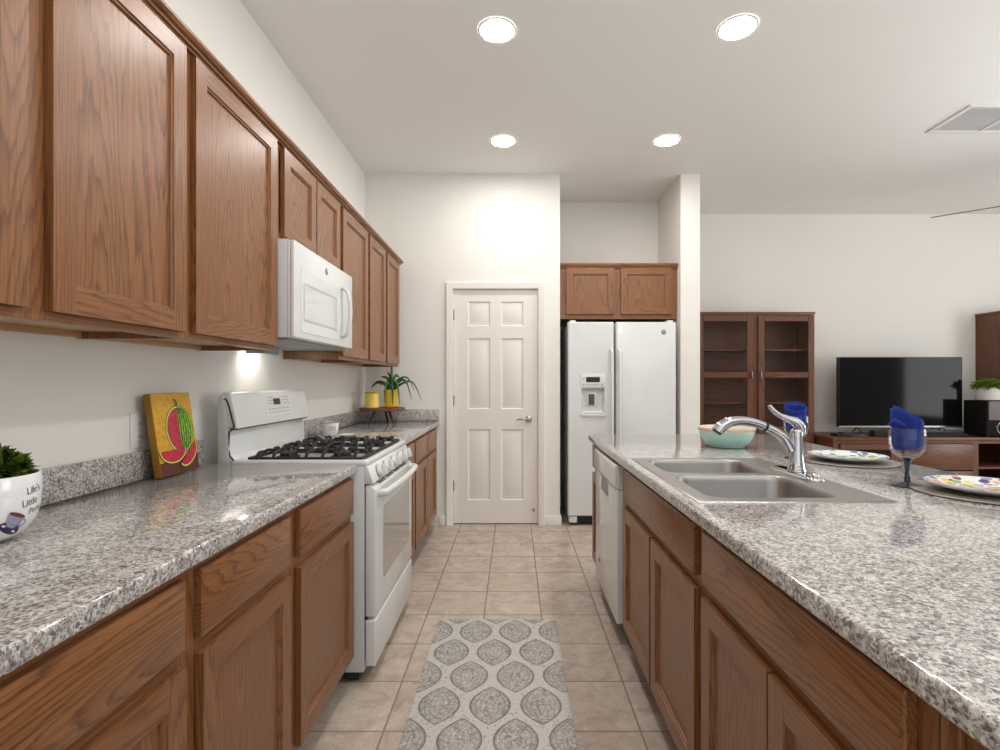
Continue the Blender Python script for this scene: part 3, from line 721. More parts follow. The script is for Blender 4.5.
mb = MB(); mb.lathe([(.012, ZR+.0126), (.012, ZR+.018), (.008, ZR+.024), (.003, ZR+.026)], (1.010, 1.725), 16); build('plug_cap', mb, CHROME, fa, sharp=60)
# ------------------------------------------------------------------ refrigerator
FY = 4.41; fs = FY/514
fx = lambda px: (px-514)*fs
fz = lambda py: EYE-(py-382)*fs
fr = thing('refrigerator', 'white side-by-side refrigerator with water dispenser standing in the wall alcove', 'refrigerator', (.925, 4.75, 0))
mb = MB(); mb.box((fx(569), FY+.075, .03), (fx(675.4), 5.12, 1.745)); build('body', mb, APPG, fr, bevel=.004)
for nm, a, b in (('freezer_door', 568, 613.8), ('fridge_door', 616.2, 676.2)):
    mb = MB(); q = lambda i, y: [(x, y, z) for x, z in rrect(fx(a)+i, fx(b)-i, .088+i, 1.757-i, .012, 4)]
    zi = lambda y: 0
    # front bowed slightly
    if nm == 'freezer_door':
        # opening for the dispenser recess
        xs = [fx(a)+.012, fx(581.6), fx(604.6), fx(b)-.012]; zs = [.10, fz(413.6), fz(388), 1.745]
        Vv = {(i,j): mb.v((x, FY, z)) for i, x in enumerate(xs) for j, z in enumerate(zs)}
        for i in range(3):
            for j in range(3):
                if (i,j) != (1,1): mb.f([Vv[i,j], Vv[i+1,j], Vv[i+1,j+1], Vv[i,j+1]])
        out = [(xs[0],zs[0]),(xs[3],zs[0]),(xs[3],zs[3]),(xs[0],zs[3])]
        ou = [(fx(a),.088),(fx(b),.088),(fx(b),1.757),(fx(a),1.757)]
        mb.loft([[(x, FY, z) for x, z in out], [(x+(u-x)*.7, FY+.004, z+(w2-z)*.7) for (x, z), (u, w2) in zip(out, ou)], [(u, FY+.014, w2) for u, w2 in ou], [(u, FY+.070, w2) for u, w2 in ou]], False, True)
        rc = [(xs[1],zs[1]),(xs[2],zs[1]),(xs[2],zs[2]),(xs[1],zs[2])]
        rb = [(xs[1]+.01,zs[1]+.02),(xs[2]-.01,zs[1]+.02),(xs[2]-.01,zs[2]-.02),(xs[1]+.01,zs[2]-.02)]
        mb.loft([[(x, FY, z) for x, z in rc], [(x, FY+.05, z) for x, z in rb]], False, True)
        fd = build(nm, mb, APPL, fr, merge=True, sharp=10)
        mb = MB(); mb.box((fx(580.9), FY-.006, fz(387.6)), (fx(605.2), FY-.0005, fz(373.8))); dp = build('dispenser_panel', mb, PLAST, fd, bevel=.003)
        mb = MB(); mb.box((fx(586), FY-.0075, fz(382.2)), (fx(599.8), FY-.0062, fz(377))); build('dispenser_display', mb, BLACK, fd)
        mb = MB()
        for k in range(5): mb.box((fx(586.5+k*2.6), FY-.0073, fz(385)), (fx(588+k*2.6), FY-.0061, fz(384.2)))
        for px, py in ((583.7, 378.5), (583.7, 384.6), (602, 384.6)): mb.box((fx(px-.7), FY-.0073, fz(py+.7)), (fx(px+.7), FY-.0061, fz(py-.7)))
        build('dispenser_key', mb, INK, fd)
        mb = MB(); mb.box((fx(587.2), FY+.032, fz(405.8)), (fx(596.8), FY+.045, fz(392.6))); build('paddle_housing', mb, PLAST, fd, bevel=.004)
        mb = MB(); mb.box((fx(589), FY+.026, fz(405)), (fx(595), FY+.0315, fz(394))); build('paddle', mb, simple('paddle_grey', srgb(85, 88, 86), .4), fd, bevel=.002)
        mb = MB(); mb.box((fx(580.8), FY-.010, fz(416.6)), (fx(605.3), FY-.0005, fz(413.8))); mb.box((fx(582.5), FY+.0005, fz(413.3)), (fx(603.7), FY+.03, fz(412.4))); build('drip_tray', mb, APPL, fd, bevel=.0012)
    else:
        mb.loft([q(.012, FY), q(.003, FY+.004), q(0, FY+.014), q(0, FY+.070)])
        fd = build(nm, mb, APPL, fr, sharp=40)
        emblem('badge', fd, frame_T((fx(663.8), FY-.0003, fz(332)), (1,0,0), (0,0,1), (0,-1,0)), .0215)
    hx = fx(611.3) if nm == 'freezer_door' else fx(619.0)
    mb = MB(); pts = [(hx, FY-.002, .62), (hx, FY-.035, .63), (hx, FY-.045, .72), (hx, FY-.050, 1.07), (hx, FY-.045, 1.42), (hx, FY-.035, 1.508), (hx, FY-.002, 1.518)]
    mb.tube(smooth_path(pts, 6), .0095, 12, up=(1,0,0), fl=1.35); build('handle', mb, APPL, fd, sharp=60)
    mb = MB(); hx0 = fx(a)+.02 if nm == 'freezer_door' else fx(b)-.07
    mb.box((hx0, FY+.02, 1.7575), (hx0+.05, FY+.11, 1.772)); build('hinge_cover', mb, PLAST, fd, bevel=.004)
mb = MB(); mb.box((fx(571), FY+.05, .012), (fx(674), FY+.0745, .084)); build('toe_grille', mb, BLACK, fr, bevel=.002)
mb = MB()
for a in (569.2, 667): mb = MB(); mb.box((fx(a), FY+.012, .030), (fx(a+8), FY+.049, .083)); build('leveller_cover', mb, APPL, fr, bevel=.003)
mb = MB()
for a in (.50, 1.33):
    for y in (FY+.15, 5.05): mb = MB(); mb.lathe([(.02, .001), (.02, .03)], (a, y), 12); build('foot', mb, BLACK, fr)
# cabinet over the refrigerator
CY = 4.55; cs_ = CY/514
cx_ = lambda px: (px-514)*cs_
cz_ = lambda py: EYE-(py-382)*cs_
oc = thing('wall_cabinet', 'oak two-door cabinet bridging the alcove over the refrigerator', 'cabinet', (.92, 4.9, 1.81), 'oak wall cabinet over the refrigerator')
X0, X1, Z0, Z1 = .4005, 1.4435, 1.798, 2.265
mb = MB(); mb.box((X0, CY+.0195, Z0), (X0+.016, YA-.001, Z1)); mb.box((X1-.016, CY+.0195, Z0), (X1, YA-.001, Z1)); mb.box((X0+.016, CY+.0195, Z1-.016), (X1-.016, YA-.001, Z1)); mb.box((X0+.016, YA-.01, Z0), (X1-.016, YA-.001, Z1-.016)); mb.box((X0+.016, CY+.0195, Z0+.012), (X1-.016, YA-.01, Z0+.028))
build('carcass', mb, WZ, oc)
mb = MB()
dx = [(cx_(566.3), cx_(614.3)), (cx_(620.4), cx_(671.0))]
mb.box((X0, CY, Z0), (dx[0][0]+.012, CY+.019, Z1)); mb.box((dx[0][1]-.012, CY, Z0), (dx[1][0]+.012, CY+.019, Z1)); mb.box((dx[1][1]-.012, CY, Z0), (X1, CY+.019, Z1))
for a, b in dx: mb.box((a+.012, CY, Z0), (b-.012, CY+.019, Z0+.036), 1); mb.box((a+.012, CY, Z1-.04), (b-.012, CY+.019, Z1), 1)
build('face_frame', mb, [WZ, WX], oc)
for a, b in dx: shaker(oc, (a, CY-.0008, cz_(314.5)), (1,0,0), (0,-1,0), b-a, cz_(268.2)-cz_(314.5), WX)
mb = MB(); mb.loft([[(X0, CY-y_, z_) for y_, z_ in ((.0005, 2.244), (.012, 2.244), (.03, 2.265), (.034, 2.277), (.034, 2.285), (-.02, 2.285), (-.02, 2.2655), (.0005, 2.2655))], [(X1, CY-y_, z_) for y_, z_ in ((.0005, 2.244), (.012, 2.244), (.03, 2.265), (.034, 2.277), (.034, 2.285), (-.02, 2.285), (-.02, 2.2655), (.0005, 2.2655))]])
build('top_moulding', mb, WX, oc, sharp=25)
# ------------------------------------------------------------------ recessed ceiling lamps, vent, fan
def downlight(x, y, label):
    r = thing('recessed_light', label, 'ceiling light', (x, y, CEIL), 'round recessed ceiling lights')
    mb = MB(); mb.lathe([(.098, CEIL-.0005), (.098, CEIL-.004), (.090, CEIL-.007), (.082, CEIL-.004)], (x, y), 36, cap0=False, cap1=False); build('trim_ring', mb, PLAST, r)
    mb = MB(); mb.lathe([(.082, CEIL-.003), (.060, CEIL-.0055), (.02, CEIL-.0065)], (x, y), 32, cap0=False, cap1=True); build('lens', mb, LENS, r)
for x, y, l in ((-.087, 2.63, 'round recessed light over the front of the aisle near the tall wall cabinets'), (1.135, 2.61, 'round recessed light above the sink end of the island'),
                (-.082, 3.84, 'round recessed light just in front of the pantry door wall'), (1.138, 3.83, 'round recessed light in front of the refrigerator alcove'),
                (-.085, 1.40, 'round recessed light overhead beside the near wall cabinets'), (1.135, 1.40, 'round recessed light overhead above the near end of the island')):
    downlight(x, y, l)
vt = thing('ceiling_vent', 'grey louvred return-air grille in the living room ceiling', 'vent', (3.35, 3.5, CEIL))
VX0, VX1, VY0, VY1 = 2.96, 3.72, 3.33, 3.70
mb = MB()
for a, b in (((VX0, VY0, CEIL-.012), (VX1, VY0+.03, CEIL-.0005)), ((VX0, VY1-.03, CEIL-.012), (VX1, VY1, CEIL-.0005)), ((VX0, VY0+.03, CEIL-.012), (VX0+.03, VY1-.03, CEIL-.0005)), ((VX1-.03, VY0+.03, CEIL-.012), (VX1, VY1-.03, CEIL-.0005))): mb.box(a, b)
build('frame', mb, PLAST, vt, bevel=.003)
mb = MB(); mb.box((VX0+.03, VY0+.03, CEIL-.002), (VX1-.03, VY1-.03, CEIL-.0008)); build('backing', mb, simple('vent_dark', srgb(196, 193, 193), .7), vt)
mb = MB()
for k in range(22):
    y = VY0+.036+k*.0138
    mb.loft([[(VX0+.03, y, CEIL-.010), (VX0+.03, y+.009, CEIL-.003), (VX0+.03, y+.010, CEIL-.0038), (VX0+.03, y+.001, CEIL-.0108)], [(VX1-.03, y, CEIL-.010), (VX1-.03, y+.009, CEIL-.003), (VX1-.03, y+.010, CEIL-.0038), (VX1-.03, y+.001, CEIL-.0108)]])
mb.box((VX0+.36, VY0+.03, CEIL-.0118), (VX0+.375, VY1-.03, CEIL-.003))
build('louvres', mb, simple('vent_grey', srgb(236, 234, 234), .5), vt)
hubx, huby, ZFAN = 4.03, 3.90, 2.60
cf = thing('ceiling_fan', 'ceiling fan with slim dark blades hanging over the living room', 'ceiling fan', (hubx, huby, ZFAN))
mb = MB(); mb.lathe([(.07, CEIL-.001), (.07, CEIL-.03), (.02, CEIL-.05), (.013, CEIL-.06), (.013, ZFAN+.10)], (hubx, huby), 20); build('downrod', mb, HINGE, cf)
mb = MB(); mb.lathe([(.05, ZFAN+.0995), (.10, ZFAN+.08), (.115, ZFAN+.04), (.105, ZFAN+.005), (.06, ZFAN-.03), (.05, ZFAN-.05), (.01, ZFAN-.055)], (hubx, huby), 28); build('motor_housing', mb, HINGE, cf)
tipd = math.atan2(4.34-huby, 3.52-hubx); LB = math.hypot(4.34-huby, 3.52-hubx)
for k in range(4):
    a = tipd+k*PI/2
    u = Vector((math.cos(a), math.sin(a), 0)); n_ = Vector((-math.sin(a), math.cos(a), 0))
    pitch = math.radians(13); n_ = (n_*math.cos(pitch)+Vector((0,0,1))*math.sin(pitch)*(-1 if k == 0 else -1)).normalized()
    T = frame_T((hubx, huby, ZFAN+.02), u, n_, u.cross(n_))
    mb = MB(T); mb.box((.10, -.02, -.004), (.19, .02, .004)); build('blade_arm', mb, HINGE, cf)
    mb = MB(T); L = [(.17, -.05), (LB-.03, -.065), (LB-.005, -.05), (LB, 0), (LB-.005, .05), (LB-.03, .065), (.17, .05)]
    mb.loft([[(x, y, .0045) for x, y in L], [(x, y, .0105) for x, y in L]]); build('blade', mb, KX, cf)
# ------------------------------------------------------------------ rug
mb = MB(); T = Matrix.Rotation(math.radians(.4), 4, 'Z')
q = lambda i, z: [(x, y, z) for x, y in rrect(-.390+i, .216-i, .70+i, 2.672-i, .012, 3)]
mb.loft([q(0, .001), q(0, .006), q(.004, .009)])
tag(build('runner_rug', mb, RUGM, loc=(-.086, 1.69, 0)), 'grey and cream runner rug with an ogee medallion pattern on the tile floor', 'rug')
# ------------------------------------------------------------------ things on the left counters
# outlet
OY, OZ = 1.765, 1.075
ou = thing('wall_outlet', 'white electrical outlet on the wall behind the watermelon painting', 'outlet', (XL, OY, OZ))
mb = MB(); mb.box((XL+.0004, OY-.038, OZ-.06), (XL+.006, OY+.038, OZ+.06)); build('cover_plate', mb, PLAST, ou, bevel=.002)
for dz in (-.022, .022):
    mb = MB(); mb.box((XL+.0062, OY-.015, OZ+dz-.014), (XL+.0085, OY+.015, OZ+dz+.014)); so = build('socket', mb, PLAST, ou, bevel=.001)
    mb = MB(); mb.box((XL+.0083, OY-.008, OZ+dz-.005), (XL+.0088, OY-.005, OZ+dz+.006)); mb.box((XL+.0083, OY+.005, OZ+dz-.005), (XL+.0088, OY+.008, OZ+dz+.006)); build('slot', mb, GAP, so)
# potted boxwood
pc = Vector((-1.117, 1.070)); PR = .101
pot = thing('potted_plant', 'white round pot printed with lettering and a teacup holding a green leafy plant', 'potted plant', (pc.x, pc.y, CT))
prof = [(.030, CT+.0008), (.052, CT+.003), (.076, CT+.018), (.092, CT+.044), (.099, CT+.075), (.101, CT+.106), (.100, CT+.136), (.0985, CT+.141), (.095, CT+.140), (.093, CT+.126), (.088, CT+.108)]
WCER = simple('white_ceramic', srgb(232, 232, 233), .22, coat=.4, var=.006)
mb = MB(); mb.lathe(prof, pc, 48, cap1=True); po = build('pot', mb, WCER, pot, sharp=60)
mb = MB(); mb.lathe([(.0925, CT+.122), (.06, CT+.130), (.01, CT+.134)], pc, 24, cap0=False); build('soil', mb, simple('soil', (.02, .013, .008), .9, var=.4, vs=90), pot)
def leafmat(name, a, b):
    m, nt, bs = mat(name); n = noise(nt, objco(nt), 55, 2); put(nt, bs.inputs['Base Color'], ramp(nt, n, [(.35, a), (.65, b)])); bs.inputs['Roughness'].default_value = .4
    return m
LEAF = leafmat('boxwood_leaf', srgb(34, 52, 14), srgb(98, 120, 34))
def leaf(mb, p, d, up, L, w_, mi=0, droop=.2):
    d = d.normalized(); s_ = d.cross(up)
    if s_.length < 1e-3: s_ = d.cross(Vector((1,0,0)))
    s_.normalize(); n_ = s_.cross(d)
    a = mb.v(p); m1 = p+d*L*.5-n_*L*.03; b = mb.v(m1); l = mb.v(p+d*L*.45+s_*w_+n_*L*.1); r = mb.v(p+d*L*.45-s_*w_+n_*L*.1); t = mb.v(p+d*L-n_*L*droop)
    mb.f([a, b, l], mi); mb.f([a, r, b], mi); mb.f([b, t, l], mi); mb.f([b, r, t], mi)
mb = MB(); rnd = random.Random(3)
for i in range(620):
    th = rnd.uniform(0, 2*PI); ph = math.acos(rnd.uniform(.0, 1)); r_ = rnd.uniform(.72, 1)
    dv = Vector((math.sin(ph)*math.cos(th), math.sin(ph)*math.sin(th), math.cos(ph)))
    p = Vector((pc.x, pc.y, CT+.128))+Vector((dv.x*.090*r_, dv.y*.090*r_, dv.z*.082*r_))-dv*.02
    d = (dv+Vector((rnd.uniform(-1,1), rnd.uniform(-1,1), rnd.uniform(-.4,1)))*.55)
    leaf(mb, p, d, Vector((rnd.uniform(-1,1), rnd.uniform(-1,1), 1)), rnd.uniform(.024, .034), rnd.uniform(.009, .013))
build('foliage', mb, LEAF, pot, normals=False)['kind'] = 'stuff'
# print on the pot, wrapped round its wall
cam_dir = math.atan2(-pc.y, -pc.x)
def pot_r(z):
    for (r0, z0_), (r1, z1_) in zip(prof, prof[1:8]):
        if z0_ <= z <= z1_: return r0+(r1-r0)*(z-z0_)/(z1_-z0_)
    return .1
def wrap(a0, z0_, rot=0, h=.0009):
    c_, s_ = math.cos(rot), math.sin(rot)
    def T(p):
        x, y = p[0]*c_-p[1]*s_, p[0]*s_+p[1]*c_
        z = z0_+y; a = cam_dir+a0+x/.098; r_ = pot_r(z)+h+(p[2] if len(p) > 2 else 0)
        return Vector((pc.x+r_*math.cos(a), pc.y+r_*math.sin(a), z))
    return T
GREYI = simple('pot_lettering', srgb(110, 110, 112), .5); NAVY = simple('pot_navy', srgb(38, 38, 78), .4); LILAC = simple('pot_lilac', srgb(150, 150, 172), .4, var=.35, vs=320); COF = simple('pot_coffee', srgb(110, 44, 52), .4)
for txt, a0, z_, sz in (("Life's", math.radians(45), CT+.099, .0215), ('Little', math.radians(40), CT+.074, .0215), ('Perks', math.radians(51), CT+.056, .019)):
    o = build('lettering', text_mb(txt, sz, wrap(a0, z_, math.radians(8)), spacing=.9), GREYI, po, normals=False)
def ell(mb, cx, cy, a, b, h, rot=0, mi=0, n=24, hole=0):
    c_, s_ = math.cos(rot), math.sin(rot)
    P = lambda k, f: (cx+a*f*math.cos(k)*c_-b*f*math.sin(k)*s_, cy+a*f*math.cos(k)*s_+b*f*math.sin(k)*c_, h)
    if hole:
        for i in range(n): mb.poly([P(2*PI*i/n, 1), P(2*PI*(i+1)/n, 1), P(2*PI*(i+1)/n, hole), P(2*PI*i/n, hole)], mi)
    else:
        fs_ = (1, .8, .6, .4, .2, .02)
        for f0, f1 in zip(fs_, fs_[1:]):
            for i in range(n): mb.poly([P(2*PI*i/n, f0), P(2*PI*(i+1)/n, f0), P(2*PI*(i+1)/n, f1), P(2*PI*i/n, f1)], mi)
        mb.poly([P(2*PI*i/n, .02) for i in range(n)], mi)
T0 = wrap(math.radians(33), CT+.051, 0); Tt = lambda p: T0((p[0]*.84, p[1]*.95, p[2]))
mb = MB(Tt)
ell(mb, -.002, -.017, .031, .0115, .0000, -.42, 0)
ell(mb, -.020, -.008, .0050, .0024, .0004, -.5, 3); ell(mb, .010, -.0255, .0060, .0022, .0004, -.35, 3)
r0 = -.42; c_, s_ = math.cos(r0), math.sin(r0)
rot = lambda x, y, h: (x*c_-y*s_+.002, x*s_+y*c_, h)
hw = ((.012, .021), (.003, .0195), (-.006, .017), (-.012, .0135), (-.016, .010))
for (ya_, wa_), (yb_, wb_) in zip(hw, hw[1:]):
    for k in range(8): mb.poly([rot(wa_*(k/4-1), ya_, .0007), rot(wa_*((k+1)/4-1), ya_, .0007), rot(wb_*((k+1)/4-1), yb_, .0007), rot(wb_*(k/4-1), yb_, .0007)], 1)
ell(mb, *rot(0, .012, 0)[:2], .021, .0042, .0011, r0, 2)
ell(mb, *rot(.024, .000, 0)[:2], .010, .009, .0009, r0, 1, hole=.62)
build('teacup_print', mb, [NAVY, LILAC, COF, WCER], po, normals=False)
# watermelon painting leaning on the wall
wa = Vector((-1.205, 1.757, CT+.001)); wb = Vector((-1.213, 1.985, CT+.001))
Uv = (wb-wa).normalized(); top = Vector((-1.246, 1.757, 1.196))
Vv = (top-wa); Vv = (Vv-Uv*Vv.dot(Uv)); Hc = Vv.length; Vv.normalize(); Nv = Uv.cross(Vv); Nv = Nv if Nv.x > 0 else -Nv
Wc = (wb-wa).length; TH = .024; wa = wa+Vector((0, 0, TH*Nv.z+.001))
MUST = leafmat('paint_mustard', srgb(206, 152, 28), srgb(222, 172, 48)); BROWN = simple('paint_brown', srgb(88, 44, 22), .5, var=.15); MUSTE = simple('paint_mustard_edge', srgb(150, 104, 16), .5, var=.2)
PINK = leafmat('paint_pink', srgb(176, 20, 52), srgb(206, 40, 72)); GRN = simple('paint_green', srgb(40, 112, 22), .45, var=.15); LIME = simple('paint_lime', srgb(140, 190, 40), .45, var=.12); CREAM = simple('paint_cream', srgb(238, 232, 130), .45); DGRN = simple('paint_dark_green', srgb(24, 66, 18), .45)
wp = thing('canvas_painting', 'small mustard canvas painting of a cut watermelon leaning on the wall', 'painting', tuple((wa+wb)/2))
Tw = frame_T(wa, Uv, Vv, Nv)
mb = MB(Tw); mb.box((0, 0, -TH), (Wc, Hc, 0)); build('canvas', mb, MUSTE, wp, bevel=.003)
mb = MB(Tw)
e = .002
mb.poly([(e, .048, .0004), (Wc-e, .062, .0004), (Wc-e, Hc-e, .0004), (e, Hc-e, .0004)], 0)
mb.poly([(e, e, .0004), (Wc-e, e, .0004), (Wc-e, .062, .0004), (e, .048, .0004)], 1)
mx, my, A, B = .138, .158, .076, .084
ell(mb, mx, my, A+.004, B+.004, .0008, 0, 7, 40); ell(mb, mx, my, A+.001, B+.001, .0011, 0, 2, 40); ell(mb, mx, my, A-.004, B-.004, .0014, 0, 4, 40)
# flesh crescent
P = []
for k in range(21): a = PI/2+PI*k/20; P.append((mx+(A-.008)*math.cos(a), my+(B-.008)*math.sin(a), .0017))
for k in range(1, 20): a = -PI/2+PI*k/20; P.append((mx-.006+.020*math.cos(a)*-.2+.004, my+(B-.008)*math.sin(a), .0017))
mb.poly(P, 3)
# green half with stripes
P = []
for k in range(25): a = -PI/2+PI*k/24; P.append((mx+(A-.001)*math.cos(a), my+(B-.001)*math.sin(a), .0020))
for k in range(1, 24): a = PI/2-PI*k/24; P.append((mx+.004-.008*math.cos(a), my+(B-.001)*math.sin(a), .0020))
mb.poly(P, 5)
for j, f in enumerate((.04, .24, .44, .64, .84)):
    pr = [];
    for k in range(23):
        a = PI/2-PI*(k+.5)/23.5; y = my+(B-.004)*math.sin(a); x = mx+.002+(A-.004)*f*math.cos(a)+.0022*math.sin(k*1.9+j*2)
        pr.append((x, y, .0016+.0014*math.sin(k*2.6+j)**2+.0012*(k % 2)))
    for (xa_, ya_, wa_), (xb_, yb_, wb_) in zip(pr, pr[1:]): mb.poly([(xa_-wa_, ya_, .0023), (xa_+wa_, ya_, .0023), (xb_+wb_, yb_, .0023), (xb_-wb_, yb_, .0023)], 4 if j % 2 else 7)
for (xa_, ya_), (xb_, yb_) in zip(((.134,.240),(.136,.254),(.128,.266),(.120,.268)), ((.136,.254),(.128,.266),(.120,.268),(.114,.264))):
    mb.poly([(xa_-.004, ya_-.001, .0024), (xa_+.005, ya_+.002, .0024), (xb_+.005, yb_+.002, .0024), (xb_-.004, yb_-.001, .0024)], 4)
def wedge(c0, r_, ang, sc, h):
    ca, sa = math.cos(ang), math.sin(ang)
    for rr_, mi, dh in ((r_+.009, 4, 0), (r_+.004, 6, .0003), (r_, 3, .0006)):
        P = []
        for k in range(25):
            t = PI+PI*k/24; x, y = rr_*math.cos(t), (rr_ if mi == 3 else rr_+.002)*sc*math.sin(t)
            P.append((min(max(c0[0]+x*ca-y*sa, e), Wc-e), max(c0[1]+x*sa+y*ca, e), h+dh))
        mb.poly(P, mi)
wedge((.080, .088), .070, 0, .62, .0027)
wedge((.166, .070), .060, math.radians(36), .60, .0036)
build('painted_picture', mb, [MUST, BROWN, CREAM, PINK, GRN, LIME, CREAM, DGRN], wp, normals=False)
# mug and spoon rest on the far counter
mg = thing('coffee_mug', 'white coffee mug with dark rim on the granite just beyond the range grates', 'mug', (-1.142, 3.19, CT))
mb = MB(); mb.lathe([(.036, CT+.0008), (.042, CT+.004), (.050, CT+.045), (.056, CT+.086), (.053, CT+.086), (.047, CT+.045), (.038, CT+.010)], (-1.142, 3.19), 32); mgo = build('cup', mb, WCER, mg, sharp=60)
mb = MB(); mb.lathe([(.0565, CT+.083), (.0572, CT+.0875), (.0525, CT+.0875)], (-1.142, 3.19), 32, cap0=False, cap1=False); build('rim_band', mb, simple('brown_glaze', srgb(74, 48, 38), .3), mg)
mb = MB(); mb.tube(smooth_path([(-1.152, 3.238, CT+.068), (-1.158, 3.270, CT+.066), (-1.159, 3.275, CT+.04), (-1.152, 3.235, CT+.026)], 5), .006, 8); build('handle', mb, WCER, mg)
mb = MB()
for k in range(5):
    a = -1.25+.16*k; r_ = .0555
    mb.tube([(-1.142+r_*math.cos(a+.03*math.sin(j)), 3.19+r_*math.sin(a+.03*math.sin(j)), CT+.036+.006*j) for j in range(6)], .0012, 5)
build('printed_marks', mb, INK, mg)
mb = MB(); mb.lathe([(.02, CT+.0008), (.034, CT+.004), (.046, CT+.014), (.043, CT+.014), (.03, CT+.007)], (-1.025, 3.16), 28)
tag(build('spoon_rest', mb, WCER, loc=(-1.025, 3.16, CT), sharp=60), 'small white saucer lying beside the coffee mug on the far granite', 'saucer')
# plant stand with canister and aloe
sx, sy = -1.075, 4.20; ZS = 1.032
ps = thing('plant_stand', 'small round wooden riser on splayed black legs in the counter corner', 'plant stand', (sx, sy, CT))
mb = MB(); mb.lathe([(.172, ZS-.024), (.178, ZS-.020), (.178, ZS-.004), (.172, ZS)], (sx, sy), 40, sq=(1.02, 1)); build('top', mb, KX, ps, sharp=50)
for a in (-2.2, -.6, 1.5):
    c_, s_ = math.cos(a), math.sin(a)
    mb = MB(); mb.tube([(sx+.075*c_, sy+.075*s_, ZS-.0245), (sx+.135*c_, sy+.135*s_, CT+.001)], [.0105, .0075], 10); build('leg', mb, BLACK, ps)
YEL = simple('yellow_glaze', srgb(228, 190, 50), .3, coat=.3, var=.05)
cn = thing('canister', 'pale yellow ribbed canister standing on the wooden riser', 'canister', (-1.135, 4.11, ZS))
mb = MB(); pr = [(.050, ZS+.001)]
for k in range(9):
    z = ZS+.007+k*.012; pr += [(.0555, z), (.0555, z+.009), (.0540, z+.0112)]
pr += [(.0555, ZS+.117), (.052, ZS+.119), (.050, ZS+.110), (.048, ZS+.03)]
mb.lathe(pr, (-1.135, 4.11), 36); build('jar', mb, simple('pale_yellow_glaze', srgb(232, 206, 100), .3, coat=.3, var=.05), cn, sharp=30)
mb = MB(); mb.lathe([(.0535, ZS+.1185), (.0555, ZS+.122), (.0555, ZS+.127), (.05, ZS+.129)], (-1.135, 4.11), 36); build('lid', mb, simple('yellow_rim', srgb(196, 150, 40), .35), cn, sharp=40)
ax, ay = -1.005, 4.21
al = thing('aloe_plant', 'aloe plant with long arching green leaves in a yellow pot on the riser', 'potted plant', (ax, ay, ZS))
mb = MB(); mb.lathe([(.060, ZS+.001), (.068, ZS+.008), (.070, ZS+.014), (.062, ZS+.014), (.050, ZS+.006)], (ax, ay), 32); build('saucer', mb, YEL, al, sharp=50)
mb = MB(); mb.lathe([(.044, ZS+.0075), (.050, ZS+.012), (.062, ZS+.13), (.066, ZS+.132), (.066, ZS+.145), (.058, ZS+.145), (.054, ZS+.125)], (ax, ay), 32); build('pot', mb, YEL, al, sharp=40)
ALOE = leafmat('aloe_leaf', srgb(24, 60, 28), srgb(66, 112, 40))
rnd = random.Random(11)
specs = [(2.8,.20,.10,.02),(3.25,.16,.12,.04),(-.15,.20,.17,.0),(.1,.25,.11,-.10),(-.4,.20,.13,-.08),(-1.2,.09,.06,-.15),(-2.0,.09,.09,-.11),(-2.5,.10,.10,.05),(1.6,.03,.27,.26),(2.2,.09,.22,.18),(.8,.15,.15,.06),(-1.6,.05,.05,-.13),(2.6,.12,.18,.13),(-.8,.13,.10,-.12),(1.2,.12,.2,.12)]
for a, rad, rise, end in specs:
    c_, s_ = math.cos(a), math.sin(a); zt = ZS+.135
    lim = lambda r_: (max(ax+r_*c_, XL+.03), min(ay+r_*s_, YB-.03))
    end = max(end*.9, -.115); rise *= .74
    pts = [(*lim(.012), zt), (*lim(rad*.35), zt+rise*.75), (*lim(rad*.7), zt+rise*.85 if end < rise else zt+(rise+end)*.45), (*lim(rad), zt+end)]
    mb = MB(); mb.tube(smooth_path(pts, 5), interp([.017, .0165, .012, .0015], 5), 8, fl=.55); build('leaf', mb, ALOE, al, sharp=60)
# ------------------------------------------------------------------ things on the island
def lathe_thing(mb, prof, c, n=48): mb.lathe(prof, c, n)
bx_, by_ = 1.098, 2.655
bw = thing('serving_bowl', 'turquoise bowl with a cream dotted rim on the island behind the faucet', 'bowl', (bx_, by_, CT))
TEAL = simple('turquoise_glaze', srgb(172, 214, 204), .22, coat=.5, var=.05); CRM = simple('cream_glaze', srgb(226, 212, 192), .25, coat=.4)
mb = MB(); mb.lathe([(.080, CT+.0008), (.086, CT+.004), (.088, CT+.010), (.106, CT+.024), (.122, CT+.046), (.131, CT+.066), (.135, CT+.080)], (bx_, by_), 56, cap1=False); build('outside', mb, TEAL, bw, sharp=60)
mb = MB(); mb.lathe([(.1352, CT+.0801), (.140, CT+.098), (.141, CT+.103), (.138, CT+.104), (.1345, CT+.098), (.131, CT+.0802)], (bx_, by_), 56, cap0=False, cap1=False); build('rim', mb, CRM, bw, sharp=60, label='cream rim band')
def folk(name, base, cols, sc=38, thr=.5):
    m, nt, b = mat(name); P = objco(nt)
    wv = nd(nt, 'TexNoise'); put(nt, wv.inputs['Vector'], P); wv.inputs['Scale'].default_value = 60
    P2 = vadd(nt, P, vmul(nt, wv.outputs['Color'], (.012, .012, .012)))
    v = nd(nt, 'TexVoronoi'); put(nt, v.inputs['Vector'], P2); v.inputs['Scale'].default_value = sc
    sp = nd(nt, 'SeparateColor'); nt.links.new(v.outputs['Color'], sp.inputs[0])
    n = len(cols); c = ramp(nt, sp.outputs[0], [(i/n, cl) for i, cl in enumerate(cols)], 'CONSTANT')
    ed = ramp(nt, v.outputs['Distance'], [(thr*.85, 0.), (thr, 1.)])
    put(nt, b.inputs['Base Color'], mixc(nt, ed, c, base)); b.inputs['Roughness'].default_value = .18; b.inputs['Coat Weight'].default_value = .5
    return m
